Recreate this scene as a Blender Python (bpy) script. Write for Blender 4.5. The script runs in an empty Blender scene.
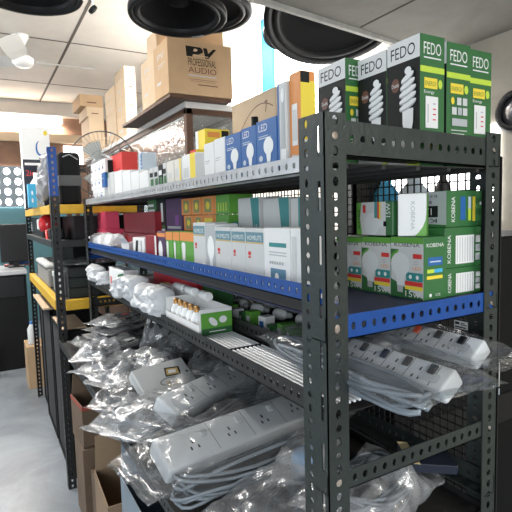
import bpy, bmesh, math, random
from mathutils import Vector, Matrix, Euler, noise
C = bpy.context.scene.collection
SC = bpy.context.scene
PI = math.pi
R = math.radians
# ------------------------------------------------------------------ camera
F = 482.97
yaw, pitch, roll = R(29.563), R(-5.0267), R(-1.5533)
fw = Vector((math.sin(yaw)*math.cos(pitch), math.cos(yaw)*math.cos(pitch), math.sin(pitch)))
r0 = Vector((math.cos(yaw), -math.sin(yaw), 0)); u0 = r0.cross(fw)
rt = r0*math.cos(roll)+u0*math.sin(roll); up = u0*math.cos(roll)-r0*math.sin(roll)
EYE = Vector((-.4266, -.5499, 1.35))
cd = bpy.data.cameras.new('camera'); cam = bpy.data.objects.new('camera', cd); C.objects.link(cam)
cd.sensor_width = 36; cd.lens = F*36/512; cd.clip_start = .02; cd.clip_end = 60
m = Matrix((rt, up, -fw)).transposed().to_4x4(); m.translation = EYE; cam.matrix_world = m
SC.camera = cam
def sight(u, v): return fw+rt*((u-256)/F)-up*((v-256)/F)
def on(ax, u, v, c):
    d = sight(u, v); return EYE+d*((c-EYE[ax])/d[ax])
def PX(u, v, c): return on(0, u, v, c)
def PY(u, v, c): return on(1, u, v, c)
def PZ(u, v, c): return on(2, u, v, c)

# ------------------------------------------------------------------ materials
MATS = {}
def mat(name, col, rough=.6, metal=0, var=.0, vscale=8, bump=0, bscale=60, col2=None, emit=None, spec=.5, distort=0):
    if name in MATS: return MATS[name]
    m = bpy.data.materials.new(name); m.use_nodes = True; MATS[name] = m
    nt = m.node_tree; b = nt.nodes['Principled BSDF']
    b.inputs['Base Color'].default_value = (*col, 1); b.inputs['Roughness'].default_value = rough
    b.inputs['Metallic'].default_value = metal; b.inputs['Specular IOR Level'].default_value = spec
    if emit:
        b.inputs['Emission Color'].default_value = (*emit[:3], 1); b.inputs['Emission Strength'].default_value = emit[3]
    if var or col2:
        tc = nt.nodes.new('ShaderNodeTexCoord'); n = nt.nodes.new('ShaderNodeTexNoise')
        n.inputs['Scale'].default_value = vscale; n.inputs['Detail'].default_value = 6; n.inputs['Roughness'].default_value = .65
        n.inputs['Distortion'].default_value = distort
        nt.links.new(tc.outputs['Object'], n.inputs['Vector'])
        cr = nt.nodes.new('ShaderNodeValToRGB'); e = cr.color_ramp.elements
        e[0].position = .35; e[1].position = .68
        c2 = col2 if col2 else tuple(max(0, c*(1-var)) for c in col)
        e[0].color = (*c2, 1); e[1].color = (*col, 1)
        nt.links.new(n.outputs['Fac'], cr.inputs['Fac']); nt.links.new(cr.outputs['Color'], b.inputs['Base Color'])
    if bump:
        tc2 = nt.nodes.new('ShaderNodeTexCoord'); n2 = nt.nodes.new('ShaderNodeTexNoise'); n2.inputs['Scale'].default_value = bscale
        n2.inputs['Detail'].default_value = 4
        bp = nt.nodes.new('ShaderNodeBump'); bp.inputs['Strength'].default_value = bump; bp.inputs['Distance'].default_value = .01
        nt.links.new(tc2.outputs['Object'], n2.inputs['Vector']); nt.links.new(n2.outputs['Fac'], bp.inputs['Height'])
        nt.links.new(bp.outputs['Normal'], b.inputs['Normal'])
    return m
def film(name, haze=.12, tint=(1, 1, 1), rough=.12, lo=.06, hi=.75):
    if name in MATS: return MATS[name]
    m = bpy.data.materials.new(name); m.use_nodes = True; MATS[name] = m
    nt = m.node_tree; N = nt.nodes; L = nt.links; N.remove(N['Principled BSDF'])
    out = [n for n in N if n.type == 'OUTPUT_MATERIAL'][0]
    tc = N.new('ShaderNodeTexCoord'); vo = N.new('ShaderNodeTexNoise'); vo.inputs['Scale'].default_value = 22; vo.inputs['Detail'].default_value = 3
    vo.inputs['Distortion'].default_value = 1.2
    L.new(tc.outputs['Object'], vo.inputs['Vector'])
    bp = N.new('ShaderNodeBump'); bp.inputs['Strength'].default_value = .40; bp.inputs['Distance'].default_value = .012
    L.new(vo.outputs['Fac'], bp.inputs['Height'])
    tr = N.new('ShaderNodeBsdfTransparent'); tr.inputs['Color'].default_value = (*[.97*t for t in tint], 1)
    gl = N.new('ShaderNodeBsdfGlossy'); gl.inputs['Roughness'].default_value = rough; gl.inputs['Color'].default_value = (*tint, 1)
    df = N.new('ShaderNodeBsdfDiffuse'); df.inputs['Color'].default_value = (.8*tint[0], .82*tint[1], .84*tint[2], 1)
    L.new(bp.outputs['Normal'], gl.inputs['Normal']); L.new(bp.outputs['Normal'], df.inputs['Normal'])
    lw = N.new('ShaderNodeFresnel'); lw.inputs['IOR'].default_value = 1.5; L.new(bp.outputs['Normal'], lw.inputs['Normal'])
    mr = N.new('ShaderNodeMapRange'); mr.inputs['From Min'].default_value = 0; mr.inputs['From Max'].default_value = .6
    mr.inputs['To Min'].default_value = lo; mr.inputs['To Max'].default_value = hi
    L.new(lw.outputs['Fac'], mr.inputs['Value'])
    m1 = N.new('ShaderNodeMixShader'); m1.inputs['Fac'].default_value = haze
    L.new(tr.outputs[0], m1.inputs[1]); L.new(df.outputs[0], m1.inputs[2])
    m2 = N.new('ShaderNodeMixShader'); L.new(mr.outputs['Result'], m2.inputs['Fac'])
    L.new(m1.outputs[0], m2.inputs[1]); L.new(gl.outputs[0], m2.inputs[2]); L.new(m2.outputs[0], out.inputs['Surface'])
    return m
W_ = mat('white_card', (.80, .80, .79), .5, var=.06)
CREAM = mat('cream_card', (.72, .69, .62), .6, var=.08)
KRAFT = mat('kraft_card', (.50, .335, .19), .8, var=.12, vscale=5)
KRAFTP = mat('pale_kraft_card', (.60, .45, .30), .8, var=.12, vscale=5)
KRAFTSH = mat('shaded_kraft_card', (.17, .115, .075), .85, var=.25, vscale=5)  # kraft tone darkened to carry the shade under the bottom shelf
TAPE = mat('tape', (.55, .40, .24), .3)
BLACK = mat('black_print', (.006, .006, .006), .6, spec=.2)
DARK = mat('dark_print', (.011, .013, .012), .55, spec=.25)
GREEN = mat('green_card', (.035, .15, .045), .45, var=.1)
GREEN2 = mat('bright_green', (.12, .36, .05), .45, var=.08)
LIME = mat('lime_print', (.50, .66, .06), .5)
YEL = mat('yellow_print', (.80, .62, .05), .5)
RED = mat('red_print', (.62, .04, .035), .45)
ORANGE = mat('orange_print', (.72, .26, .06), .5)
BLUE = mat('blue_print', (.02, .12, .36), .45)
SKY = mat('sky_print', (.06, .40, .66), .45)
TEAL = mat('teal_print', (.03, .24, .24), .45)
PALEBL = mat('pale_blue_card', (.52, .60, .68), .5)
GREYP = mat('grey_print', (.42, .44, .45), .5)
LGREY = mat('light_grey_card', (.60, .61, .60), .5, var=.05)
PURP = mat('purple_card', (.07, .025, .09), .5)
MAROON = mat('maroon_card', (.28, .012, .022), .45, var=.12)
BROWNP = mat('brown_print', (.14, .05, .03), .5)
BULB = mat('bulb_white', (.86, .87, .86), .35)
GUN = mat('grey_painted_steel', (.042, .052, .048), .42, .35, var=.22, vscale=22, bump=.12, bscale=120)
GUND = mat('dark_painted_steel', (.035, .034, .034), .45, .4, var=.3, vscale=20)
GALV = mat('galvanised_steel', (.62, .63, .64), .38, .55, var=.25, vscale=25)
BLUES = mat('blue_painted_steel', (.004, .066, .30), .4, .05, var=.2, vscale=25)
YELS = mat('yellow_painted_steel', (.72, .42, .03), .45, .05, var=.18, vscale=20)
BOLT = mat('rusty_bolt', (.50, .47, .43), .4, .25, col2=(.26, .17, .11), vscale=60)
BLKP = mat('black_plastic', (.010, .010, .011), .45, var=.2, spec=.35)
BLKM = mat('black_vinyl', (.006, .006, .0065), .7, var=.25, spec=.25)
GREYPL = mat('grey_plastic', (.30, .31, .32), .45)
CABLE = mat('grey_cable', (.20, .23, .26), .42)
CABLED = mat('dark_cable', (.055, .062, .07), .45)
STRIPW = mat('white_strip_plastic', (.55, .575, .59), .35)
FILM = film('clear_plastic_film', .21, rough=.22, lo=.05, hi=.42)
FILM2 = film('thin_clear_film', .045, rough=.14, lo=.015, hi=.27)
FILMH = film('hazy_plastic_film', .22, rough=.18, lo=.10)
FILMD = film('dim_plastic_film', .15, rough=.18, lo=.05, hi=.5)
GLASSM = film('cabinet_glass', .05, rough=.02, lo=.10)
WOOD = mat('brown_wood', (.11, .05, .025), .5, var=.35, vscale=6, distort=1)
# ------------------------------------------------------------------ mesh helpers
def mesh_obj(name, bm, mats, parent=None, smooth=False):
    me = bpy.data.meshes.new(name); bm.normal_update(); bm.to_mesh(me); bm.free()
    if not isinstance(mats, (list, tuple)): mats = [mats]
    for q in mats: me.materials.append(q)
    if smooth:
        for p in me.polygons: p.use_smooth = True
    o = bpy.data.objects.new(name, me); C.objects.link(o)
    if parent: o.parent = parent
    return o
def tag(o, label, cat, group=None, kind=None):
    o['label'] = label; o['category'] = cat
    if group: o['group'] = group
    if kind: o['kind'] = kind
    return o
def root(name, loc, label, cat, group=None, rot=(0, 0, 0)):
    o = bpy.data.objects.new(name, None); o.empty_display_size = .05; C.objects.link(o)
    o.location = loc; o.rotation_euler = rot
    return tag(o, label, cat, group)
def struct(o, ):
    o['kind'] = 'structure'; return o
def add_box(bm, lo, hi, bev=0, mi=0, M=None, seg=1):
    vs = [bm.verts.new((x, y, z)) for x in (lo[0], hi[0]) for y in (lo[1], hi[1]) for z in (lo[2], hi[2])]
    fs = [bm.faces.new([vs[i] for i in q]) for q in ((0, 1, 3, 2), (4, 6, 7, 5), (0, 4, 5, 1), (2, 3, 7, 6), (0, 2, 6, 4), (1, 5, 7, 3))]
    for f in fs: f.material_index = mi
    allv = vs
    if bev:
        es = list({e for f in fs for e in f.edges})
        r = bmesh.ops.bevel(bm, geom=es, offset=bev, segments=seg, affect='EDGES', profile=.5)
        for f in r['faces']: f.material_index = mi
        allv = list({v for f in r['faces'] for v in f.verts} | {v for v in vs if v.is_valid})
    if M is not None:
        for v in allv: v.co = M @ v.co
    return allv
def add_tube(bm, pts, r, n=6, mi=0, closed=False):
    pts = [Vector(p) for p in pts]; rings = []
    k = len(pts); prev = None
    for i, p in enumerate(pts):
        if closed: t = pts[(i+1) % k]-pts[i-1]
        else: t = pts[min(i+1, k-1)]-pts[max(i-1, 0)]
        t.normalize()
        a = t.cross(Vector((0, 0, 1)) if abs(t.z) < .9 else Vector((1, 0, 0)))
        if prev and a.dot(prev) < 0 and not abs(t.z) < .9: a = -a
        a.normalize(); prev = a; b = t.cross(a)
        rr = r[i] if isinstance(r, (list, tuple)) else r
        rings.append([bm.verts.new(p+(a*math.cos(2*PI*j/n)+b*math.sin(2*PI*j/n))*rr) for j in range(n)])
    rng = range(k if closed else k-1)
    for i in rng:
        A, B = rings[i], rings[(i+1) % k]
        for j in range(n):
            f = bm.faces.new((A[j], A[(j+1) % n], B[(j+1) % n], B[j])); f.material_index = mi; f.smooth = True
    if not closed:
        for q in (rings[0][::-1], rings[-1]):
            f = bm.faces.new(q); f.material_index = mi
def add_lathe(bm, prof, n=32, mi=0, M=None, close=False):
    rings = []
    for (r, z) in prof:
        rings.append([bm.verts.new((r*math.cos(2*PI*j/n), r*math.sin(2*PI*j/n), z)) for j in range(n)])
    for A, B in zip(rings, rings[1:]):
        for j in range(n):
            f = bm.faces.new((A[j], A[(j+1) % n], B[(j+1) % n], B[j])); f.material_index = mi; f.smooth = True
    if close:
        for q in (rings[0][::-1], rings[-1]):
            f = bm.faces.new(q); f.material_index = mi
    if M is not None:
        for q in rings:
            for v in q: v.co = M @ v.co
def add_plate(bm, o, us, vs, ws, length, cells, t=.002, mi=0, plain=0):
    """perforated plate: origin o, unit vectors us (length), vs (width), ws (thickness);
    cells = rows of (v0, v1, pitch, hw, hh, alt) holes with half width hw (along v) and half length hh (along u)"""
    o = Vector(o); us = Vector(us); vs = Vector(vs); ws = Vector(ws)
    for (v0, v1, pitch, hw, hh, alt) in cells:
        n = max(1, int(round(length/pitch))); p = length/n
        for i in range(n):
            s0, s1 = i*p, (i+1)*p; cs, cv = (s0+s1)/2, (v0+v1)/2
            a, b = hh, hw
            if alt and i % 2: a, b = alt
            outer, inner = [], []
            K = 12
            for j in range(K):
                th = 2*PI*(j+.5)/K; c, s = math.cos(th), math.sin(th)
                k = 1/max(abs(c), abs(s))
                x, y = max(-1, min(1, c*k)), max(-1, min(1, s*k))
                if abs(abs(x)-abs(y)) < .35: x, y = math.copysign(1, x), math.copysign(1, y)
                outer.append((cs+x*p/2, cv+y*(v1-v0)/2)); inner.append((cs+c*a, cv+s*b))
            # stadium for long slots
            if a > 1.8*b:
                inner = []
                for j in range(K):
                    th = 2*PI*(j+.5)/K; c, s = math.cos(th), math.sin(th)
                    inner.append((cs+math.copysign(a-b, c)+c*b, cv+s*b))
            F_ = lambda q, w: bm.verts.new(o+us*q[0]+vs*q[1]+ws*w)
            of, inf = [F_(q, 0) for q in outer], [F_(q, 0) for q in inner]
            ob, inb = [F_(q, t) for q in outer], [F_(q, t) for q in inner]
            for j in range(K):
                k = (j+1) % K
                for quad in ((of[j], of[k], inf[k], inf[j]), (ob[k], ob[j], inb[j], inb[k]), (inf[j], inf[k], inb[k], inb[j])):
                    f = bm.faces.new(quad); f.material_index = mi
    # rim
    V0 = min(c[0] for c in cells); V1 = max(c[1] for c in cells)
    for (sa, va, sb, vb) in ((0, V0, length, V0), (length, V0, length, V1), (length, V1, 0, V1), (0, V1, 0, V0)):
        q = [o+us*sa+vs*va, o+us*sb+vs*vb, o+us*sb+vs*vb+ws*t, o+us*sa+vs*va+ws*t]
        f = bm.faces.new([bm.verts.new(p) for p in q]); f.material_index = mi
# ------------------------------------------------------------------ flat prints: items in 0..1 face coordinates
TXT = {}
def text_polys(s):
    if s not in TXT:
        cu = bpy.data.curves.new('t', 'FONT'); cu.body = s; cu.resolution_u = 3
        ob = bpy.data.objects.new('t', cu); C.objects.link(ob)
        dg = bpy.context.evaluated_depsgraph_get(); dg.update()
        me = bpy.data.meshes.new_from_object(ob.evaluated_get(dg))
        vs = [(v.co.x, v.co.y) for v in me.vertices]; ps = [tuple(p.vertices) for p in me.polygons]
        bpy.data.objects.remove(ob); bpy.data.curves.remove(cu); bpy.data.meshes.remove(me)
        xs = [v[0] for v in vs]; ys = [v[1] for v in vs]
        x0, x1, y0, y1 = min(xs), max(xs), min(ys), max(ys)
        TXT[s] = ([((x-x0)/(x1-x0), (y-y0)/(y1-y0)) for x, y in vs], ps)
    return TXT[s]
def print_on(parent, o, ux, uy, w, h, items, name='printed_panel', lift=.0004):
    """items drawn on the face with corner o, unit vectors ux, uy, size w x h"""
    o = Vector(o); ux = Vector(ux); uy = Vector(uy); nz = ux.cross(uy)
    bm = bmesh.new(); mats = []
    def mi(m):
        if m not in mats: mats.append(m)
        return mats.index(m)
    for li, it in enumerate(items):
        d = lift+li*.00012
        P_ = lambda x, y: bm.verts.new(o+ux*(x*w)+uy*(y*h)+nz*d)
        k = it[0]
        if k == 'r':
            _, x0, y0, x1, y1, mt = it; polys = [[(x0, y0), (x1, y0), (x1, y1), (x0, y1)]]
        elif k == 'p': polys = [it[1]]; mt = it[2]
        elif k == 'e':
            _, cx, cy, rx, ry, mt = it[:6]; a = it[6] if len(it) > 6 else 0
            polys = [[(cx+rx*math.cos(t)*math.cos(a)-ry*math.sin(t)*math.sin(a)*1, cy+(rx*math.cos(t)*math.sin(a)+ry*math.sin(t)*math.cos(a))) for t in [2*PI*j/20 for j in range(20)]]]
        elif k == 't':
            _, s, x0, y0, x1, y1, mt = it[:7]; rot = it[7] if len(it) > 7 else 0
            vs, ps = text_polys(s)
            def tr(p):
                x, y = p
                if rot == 90: x, y = 1-y, x
                elif rot == -90: x, y = y, 1-x
                elif rot == 180: x, y = 1-x, 1-y
                return (x0+x*(x1-x0), y0+y*(y1-y0))
            q = [P_(*tr(p)) for p in vs]; m_ = mi(mt)
            for p in ps:
                try: f = bm.faces.new([q[i] for i in p]); f.material_index = m_
                except ValueError: pass
            continue
        m_ = mi(mt)
        for pl in polys:
            f = bm.faces.new([P_(*p) for p in pl]); f.material_index = m_
    return mesh_obj(name, bm, mats, parent)
def bulb_items(cx, cy, rx, ry, m=BULB, cap=GREYP, inv=False):
    s = -1 if inv else 1
    return [('p', [(cx-rx*.55, cy-s*ry*.2), (cx+rx*.55, cy-s*ry*.2), (cx+rx*.32, cy-s*ry*1.25), (cx-rx*.32, cy-s*ry*1.25)][::s], m), ('e', cx, cy+s*ry*.2, rx, ry*.8, m),
            ('r', cx-rx*.3, min(cy-s*ry*1.65, cy-s*ry*1.2), cx+rx*.3, max(cy-s*ry*1.65, cy-s*ry*1.2), cap)]
# ------------------------------------------------------------------ boxes
def carton(name, lo, hi, label, cat='box', group=None, m=W_, left=None, end=None, top=None, rot=0, seam=True, bev=.0012, side_m=None):
    """a closed carton from corner lo to hi; left = prints on the -X face, end = prints on the -Y face. Origin at its base."""
    lo = Vector(lo); hi = Vector(hi); c = (lo+hi)/2; s = hi-lo; c.z = lo.z
    bm = bmesh.new(); h = s/2
    add_box(bm, (-h.x, -h.y, 0), (h.x, h.y, s.z), bev)
    if seam:   # tucked lid: a thin flap line round the top
        add_box(bm, (-h.x+.002, -h.y+.0025, s.z-.0002), (h.x-.002, h.y-.0025, s.z+.0007), 0)
    o = mesh_obj(name, bm, m); o.location = c; o.rotation_euler.z = rot
    tag(o, label, cat, group)
    if left: print_on(o, (-h.x, h.y, 0), (0, -1, 0), (0, 0, 1), s.y, s.z, left, 'side_print')
    if end: print_on(o, (-h.x, -h.y, 0), (1, 0, 0), (0, 0, 1), s.x, s.z, end, 'end_print')
    if top: print_on(o, (-h.x, -h.y, s.z+.0007), (1, 0, 0), (0, 1, 0), s.x, s.y, top, 'top_print')
    return o
def cx_(name, uL, uR, vT, zb, X, dep, label, vm=None, y_end=None, **k):
    """carton whose -X face lies at X: its ends seen at columns uL (far) and uR (near), its top at row vT"""
    um = (uL+uR)/2; p = PX(um, vT, X); zt = p.z
    vm = vm if vm else vT+15
    yf = PX(uL, vm, X).y; yn = PX(uR, vm, X).y
    if yf-yn < .008: yf = yn+.008
    return carton(name, (X, yn+.0006, zb), (X+dep, yf-.0006, zt), label, **k)
def cy_(name, uL, uR, vT, zb, Y, dep, label, vm=None, **k):
    um = (uL+uR)/2; zt = PY(um, vT, Y).z; vm = vm if vm else vT+15
    x0 = PY(uL, vm, Y).x; x1 = PY(uR, vm, Y).x
    return carton(name, (x0+.0005, Y, zb), (x1-.0005, Y+dep, zt), label, **k)
def open_carton(name, loc, s, rot, label, m=KRAFT, inner=KRAFTSH, flaps=(50, 40, 60, 35), cat='box', prints=None, group=None, t=.004, tilt=0):
    """open topped cardboard box with four bent flaps"""
    o = root(name, loc, label, cat, group, (tilt, 0, rot))
    x, y, z = s[0]/2, s[1]/2, s[2]
    bm = bmesh.new()
    add_box(bm, (-x, -y, 0), (x, y, t))
    for lo, hi in (((-x, -y, 0), (-x+t, y, z)), ((x-t, -y, 0), (x, y, z)), ((-x+t, -y, 0), (x-t, -y+t, z)), ((-x+t, y-t, 0), (x-t, y, z))):
        add_box(bm, lo, hi)
    mesh_obj('carton_body', bm, m, o)
    fl = min(s[0], s[1])*.45
    for (px, py, ang, ln, ax) in ((-x, 0, flaps[0], s[1], 'x-'), (x, 0, flaps[1], s[1], 'x+'), (0, -y, flaps[2], s[0], 'y-'), (0, y, flaps[3], s[0], 'y+')):
        if ang is None: continue
        b2 = bmesh.new(); a = R(ang); dx = {'x-': (-1, 0), 'x+': (1, 0), 'y-': (0, -1), 'y+': (0, 1)}[ax]
        d = Vector((dx[0]*math.sin(a), dx[1]*math.sin(a), math.cos(a))); tt = Vector((dx[1], dx[0], 0)); n = d.cross(tt)*t*.5
        b = Vector((px, py, z)); hl = ln/2-.004
        q = [b-tt*hl, b+tt*hl, b+tt*(hl-.012)+d*fl, b-tt*(hl-.012)+d*fl]
        A = [b2.verts.new(p+n) for p in q]; B = [b2.verts.new(p-n) for p in q]
        b2.faces.new(A); b2.faces.new(B[::-1])
        for j in range(4): b2.faces.new((A[j], B[j], B[(j+1) % 4], A[(j+1) % 4]))
        bmesh.ops.recalc_face_normals(b2, faces=b2.faces)
        mesh_obj('flap', b2, m, o)
    if prints: print_on(o, (-x, -y, 0), (1, 0, 0), (0, 0, 1), s[0], s[2], prints, 'end_print')
    return o
# ------------------------------------------------------------------ bags
def pillow(L, Wd, H, seed, flat0=.12, flat1=.12, amp=.010, nx=44, ny=26, freq=1.0, sq=2.7):
    """crumpled film bag lying on z=0, long axis x, flat sealed ends; returns bmesh"""
    bm = bmesh.new(); off = Vector((seed*7.31, seed*3.17, seed*1.7))
    def thick(s, t):
        a = -1+2*flat0; b = 1-2*flat1
        q = 2*(s-a)/(b-a)-1
        if abs(q) >= 1: e = 0
        else: e = (1-abs(q)**sq)**.55
        return e*(1-abs(t)**sq)**.6
    def vert(i, j, side):
        s = 2*i/nx-1; t = 2*j/ny-1
        th = thick(s, t); x = s*L/2; y = t*Wd/2*(1-.06*abs(s)**3)
        p = Vector((x*14*freq, y*14*freq, side*1.3))+off
        w = noise.turbulence(p, 3, False); w2 = noise.noise(p*2.3)
        rd = 1-abs(noise.noise(p*1.1+Vector((9, 2, 4))))*2
        edge = max(0, min(1, .25+th))
        z = H*.5*th*side+amp*(1.3*(w-.5)+.8*w2+.7*rd*abs(rd))*edge*(1 if side > 0 else .5)
        z += H*.22*th*0+ (amp*1.2*noise.noise(Vector((x*9, y*9, 0))+off))
        x += amp*.5*noise.noise(p*1.7+Vector((3, 3, 3))); y += amp*.7*noise.noise(p*1.9+Vector((5, 1, 7)))
        return Vector((x, y, z+H*.5))
    top = [[bm.verts.new(vert(i, j, 1)) for j in range(ny+1)] for i in range(nx+1)]
    bot = [[top[i][j] if i in (0, nx) or j in (0, ny) else bm.verts.new(vert(i, j, -1)) for j in range(ny+1)] for i in range(nx+1)]
    for v in bm.verts:
        if v.co.z < .0006: v.co.z = .0006+(-v.co.z)*.03
    for i in range(nx):
        for j in range(ny):
            bm.faces.new((top[i][j], top[i+1][j], top[i+1][j+1], top[i][j+1]))
            bm.faces.new((bot[i][j], bot[i][j+1], bot[i+1][j+1], bot[i+1][j]))
    for f in bm.faces: f.smooth = True
    return bm
def coil_pts(L, Wd, turns, seed, z0=.0, h=.02):
    rnd = random.Random(seed); pts = []; n = 26
    for k in range(turns):
        a = L/2*(1-.10*rnd.random()); b = Wd/2*(1-.25*rnd.random()); ox, oy = rnd.uniform(-.004, .004), rnd.uniform(-.004, .004); zz = z0+h*rnd.random()
        for i in range(n):
            th = 2*PI*i/n; e = .62
            c, s = math.cos(th), math.sin(th)
            pts.append((ox+a*math.copysign(abs(c)**e, c), oy+b*math.copysign(abs(s)**e, s), zz+.3*h*math.sin(th*2+k)))
    return pts
def bag_root(name, loc, rot, label, cat='bag', group=None): return root(name, loc, label, cat, group, rot)
def bagged_cable(loc, rot, s, seed, label, cable=CABLE, m=None, group=None, turns=7, r=.0035, plug=True, paper=None, amp=.010, name='bagged_cable_coil'):
    o = bag_root(name, loc, rot, label, 'bagged cable', group)
    L, Wd, H = s
    mesh_obj('plastic_bag', pillow(L, Wd, H, seed, .1, .16, amp), m or FILM, o)
    bm = bmesh.new(); add_tube(bm, coil_pts(L*.62, Wd*.66, turns, seed, H*.24, H*.42), r, 6)
    mesh_obj('cable', bm, cable, o)
    if plug:
        bm = bmesh.new(); add_box(bm, (-.02, -.018, H*.3), (.025, .018, H*.3+.022), .005, seg=2)
        for k in (-1, 1): add_box(bm, (-.037, k*.009-.002, H*.3+.008), (-.02, k*.009+.002, H*.3+.014))
        mesh_obj('plug', bm, BLKP, o)
    if paper:
        bm = bmesh.new(); add_box(bm, (L*.02, -Wd*.22, H*.72), (L*.02+paper[0], -Wd*.22+paper[1], H*.72+.0012)); mesh_obj('paper_label', bm, W_, o)
    return o
def strip(o, L, Wd, H, z, n, y=0, sw=BLKP, x0=0, red=None, tilt=0):
    """multi socket strip: body (its own child), rocker switches and socket slots as sub-parts"""
    bm = bmesh.new(); add_box(bm, (-L/2, -Wd/2, 0), (L/2, Wd/2, H), min(Wd, H)*.17, seg=3)
    b = mesh_obj('strip_body', bm, STRIPW, o, True); b.location = (x0, y, z); b.rotation_euler.x = tilt
    bm = bmesh.new()
    p = L*.86/n
    for k in range(n):
        cx = -L*.43+p*(k+.5)
        s2 = bmesh.new(); M = Matrix.Translation((cx+p*.32, Wd*.2, H))@Euler((.12, 0, 0)).to_matrix().to_4x4()
        add_box(s2, (-.0065, -.009, -.001), (.0065, .008, .0035), .0012, M=M)
        mesh_obj('rocker_switch', s2, (red if red and k == red[1] else sw) if not red else (red[0] if k == red[1] else sw), b)
        for (dx, dy, a, c) in (((-.012, -.012, .0018, .004), (.006, -.012, .0018, .004), (-.003, .003, .002, .0045)) if p > .06 else ((-.010, -.012, .0013, .003), (.002, -.012, .0013, .003), (-.004, .004, .0014, .0035))):
            add_box(bm, (cx+dx-a, dy-c, H-.0005), (cx+dx+a, dy+c, H+.0004))
        add_box(bm, (cx+p/2-.0004, -Wd*.42, H-.0005), (cx+p/2+.0004, Wd*.42, H+.0003))
    mesh_obj('socket_slots', bm, DARK, b)
    return b
# ------------------------------------------------------------------ the setting
def slab(name, lo, hi, m, bev=0):
    bm = bmesh.new(); add_box(bm, lo, hi, bev); o = mesh_obj(name, bm, m); o['kind'] = 'structure'; return o
CONC = mat('polished_concrete', (.31, .345, .38), .32, var=.34, vscale=1.6, bump=.04, bscale=9, col2=(.16, .18, .20), distort=.6)
CEILM = mat('ceiling_panel', (.66, .62, .56), .85, var=.18, vscale=1.3)
JOINT = mat('ceiling_joint', (.10, .085, .07), .9)
LOFTM = mat('loft_board', (.30, .285, .25), .9, var=.25, vscale=3.5, distort=.8, bump=.1, bscale=25)
LOFTE = mat('loft_edge', (.60, .58, .53), .8, var=.3, vscale=12)
WALLW = mat('white_wall', (.86, .85, .81), .9, var=.05, vscale=2)
WALLB = mat('beige_plaster', (.52, .47, .39), .9, var=.22, vscale=3, distort=.8, bump=.1, bscale=15)
RUST = mat('reddish_board', (.30, .17, .11), .85, var=.3, vscale=4)
TEALW = mat('teal_painted_wall', (.13, .30, .34), .7, var=.15, vscale=2)
LAMP = mat('tube_light', (1, 1, 1), .5, emit=(1, .97, .92, 14))
GLOWP = mat('glowing_pane', (1, 1, 1), .5, emit=(1, 1, 1, 3.0))
HC = 2.87
slab('floor', (-3.5, -3.2, -.05), (2.2, 6.6, 0), CONC)
slab('ceiling', (-3.5, 1.02, HC), (2.2, 6.6, HC+.05), CEILM)
slab('trim_1', (-3.5, 6.38, 2.70), (2.2, 6.5, HC), CEILM)
for i, x in enumerate((-2.0, -.83, .35)): slab('trim_%d' % (i+2), (x-.011, 1.1, HC-.003), (x+.011, 6.4, HC+.002), JOINT)
for i, y in enumerate((2.6, 4.0, 5.45)): slab('trim_%d' % (i+5), (-3.5, y-.008, HC-.0025), (2.2, y+.008, HC+.002), JOINT)
slab('wall_back', (-3.5, 6.5, 1.54), (2.2, 6.6, HC), RUST)
slab('wall_back_lower', (-3.5, 6.5, 0), (2.2, 6.6, 1.54), TEALW)
slab('wall_right', (1.62, 1.0, 0), (1.72, 6.6, HC), WALLW)
slab('wall_right_near', (1.60, -3.2, 0), (1.72, 1.0, 2.2), WALLB)
# low loft over the near half of the shop, with its edge board
ZL = 2.103
def ye(x): return .955+.145*(x-.45)
def wedge(name, z0, z1, d0, d1, m, near=None):
    bm = bmesh.new(); q = []
    for z in (z0, z1):
        q.append([bm.verts.new((x, y, z)) for x, y in ((-.6, near if near else ye(-.6)+d0), (1.72, near if near else ye(1.72)+d0), (1.72, ye(1.72)+d1), (-.6, ye(-.6)+d1))])
    bm.faces.new(q[0][::-1]); bm.faces.new(q[1])
    for j in range(4): bm.faces.new((q[0][j], q[0][(j+1) % 4], q[1][(j+1) % 4], q[1][j]))
    o = mesh_obj(name, bm, m); o['kind'] = 'structure'; return o
wedge('ceiling_loft', ZL, ZL+.07, 0, .0, LOFTM, near=-3.2)
wedge('trim_8', ZL-.017, ZL+.14, .0005, .02, LOFTE)
slab('trim_9', (.985, -3.2, ZL-.002), (.993, 1.02, ZL+.001), JOINT)
slab('trim_10', (-.6, -.15, ZL-.002), (1.6, -.143, ZL+.001), JOINT)
wedge('wall_loft', ZL+.14, HC, .0005, .06, WALLW)
slab('trim_12', (1.585, -.2, 1.195), (1.6, 1.6, 1.235), LOFTE)
# back wall: timber rail, white pierced vent blocks, bright pane
slab('trim_13', (-3.5, 6.42, 2.36), (2.2, 6.5, 2.47), KRAFTP)
slab('window_1', (-1.4, 6.485, 1.52), (.12, 6.5, 2.04), GLOWP)
bm = bmesh.new()
add_plate(bm, (-1.4, 6.46, 1.52), (1, 0, 0), (0, 0, 1), (0, 1, 0), 1.5, [(.0+.13*k, .13+.13*k, .125, .047, .040, None) for k in range(4)], .02)
o = mesh_obj('window_2', bm, mat('vent_block', (.30, .36, .40), .8)); o['kind'] = 'structure'
slab('window_3', (.62, 6.485, 2.03), (1.2, 6.5, 2.33), GLOWP)
slab('glow_panel', (1.585, .80, 1.28), (1.604, 1.9, 1.72), GLOWP)  # glowing panel added to brighten the view through the wire mesh
# bright glowing pane on the right wall, with its blue upright
slab('window_4', (1.605, 1.9, 1.75), (1.62, 3.6, HC-.05), GLOWP)
slab('trim_14', (1.585, PX(273, 60, 1.59).y, 1.6), (1.606, PX(262, 60, 1.59).y, HC-.02), mat('light_blue_paint', (.0, .22, .48), .6))
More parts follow.
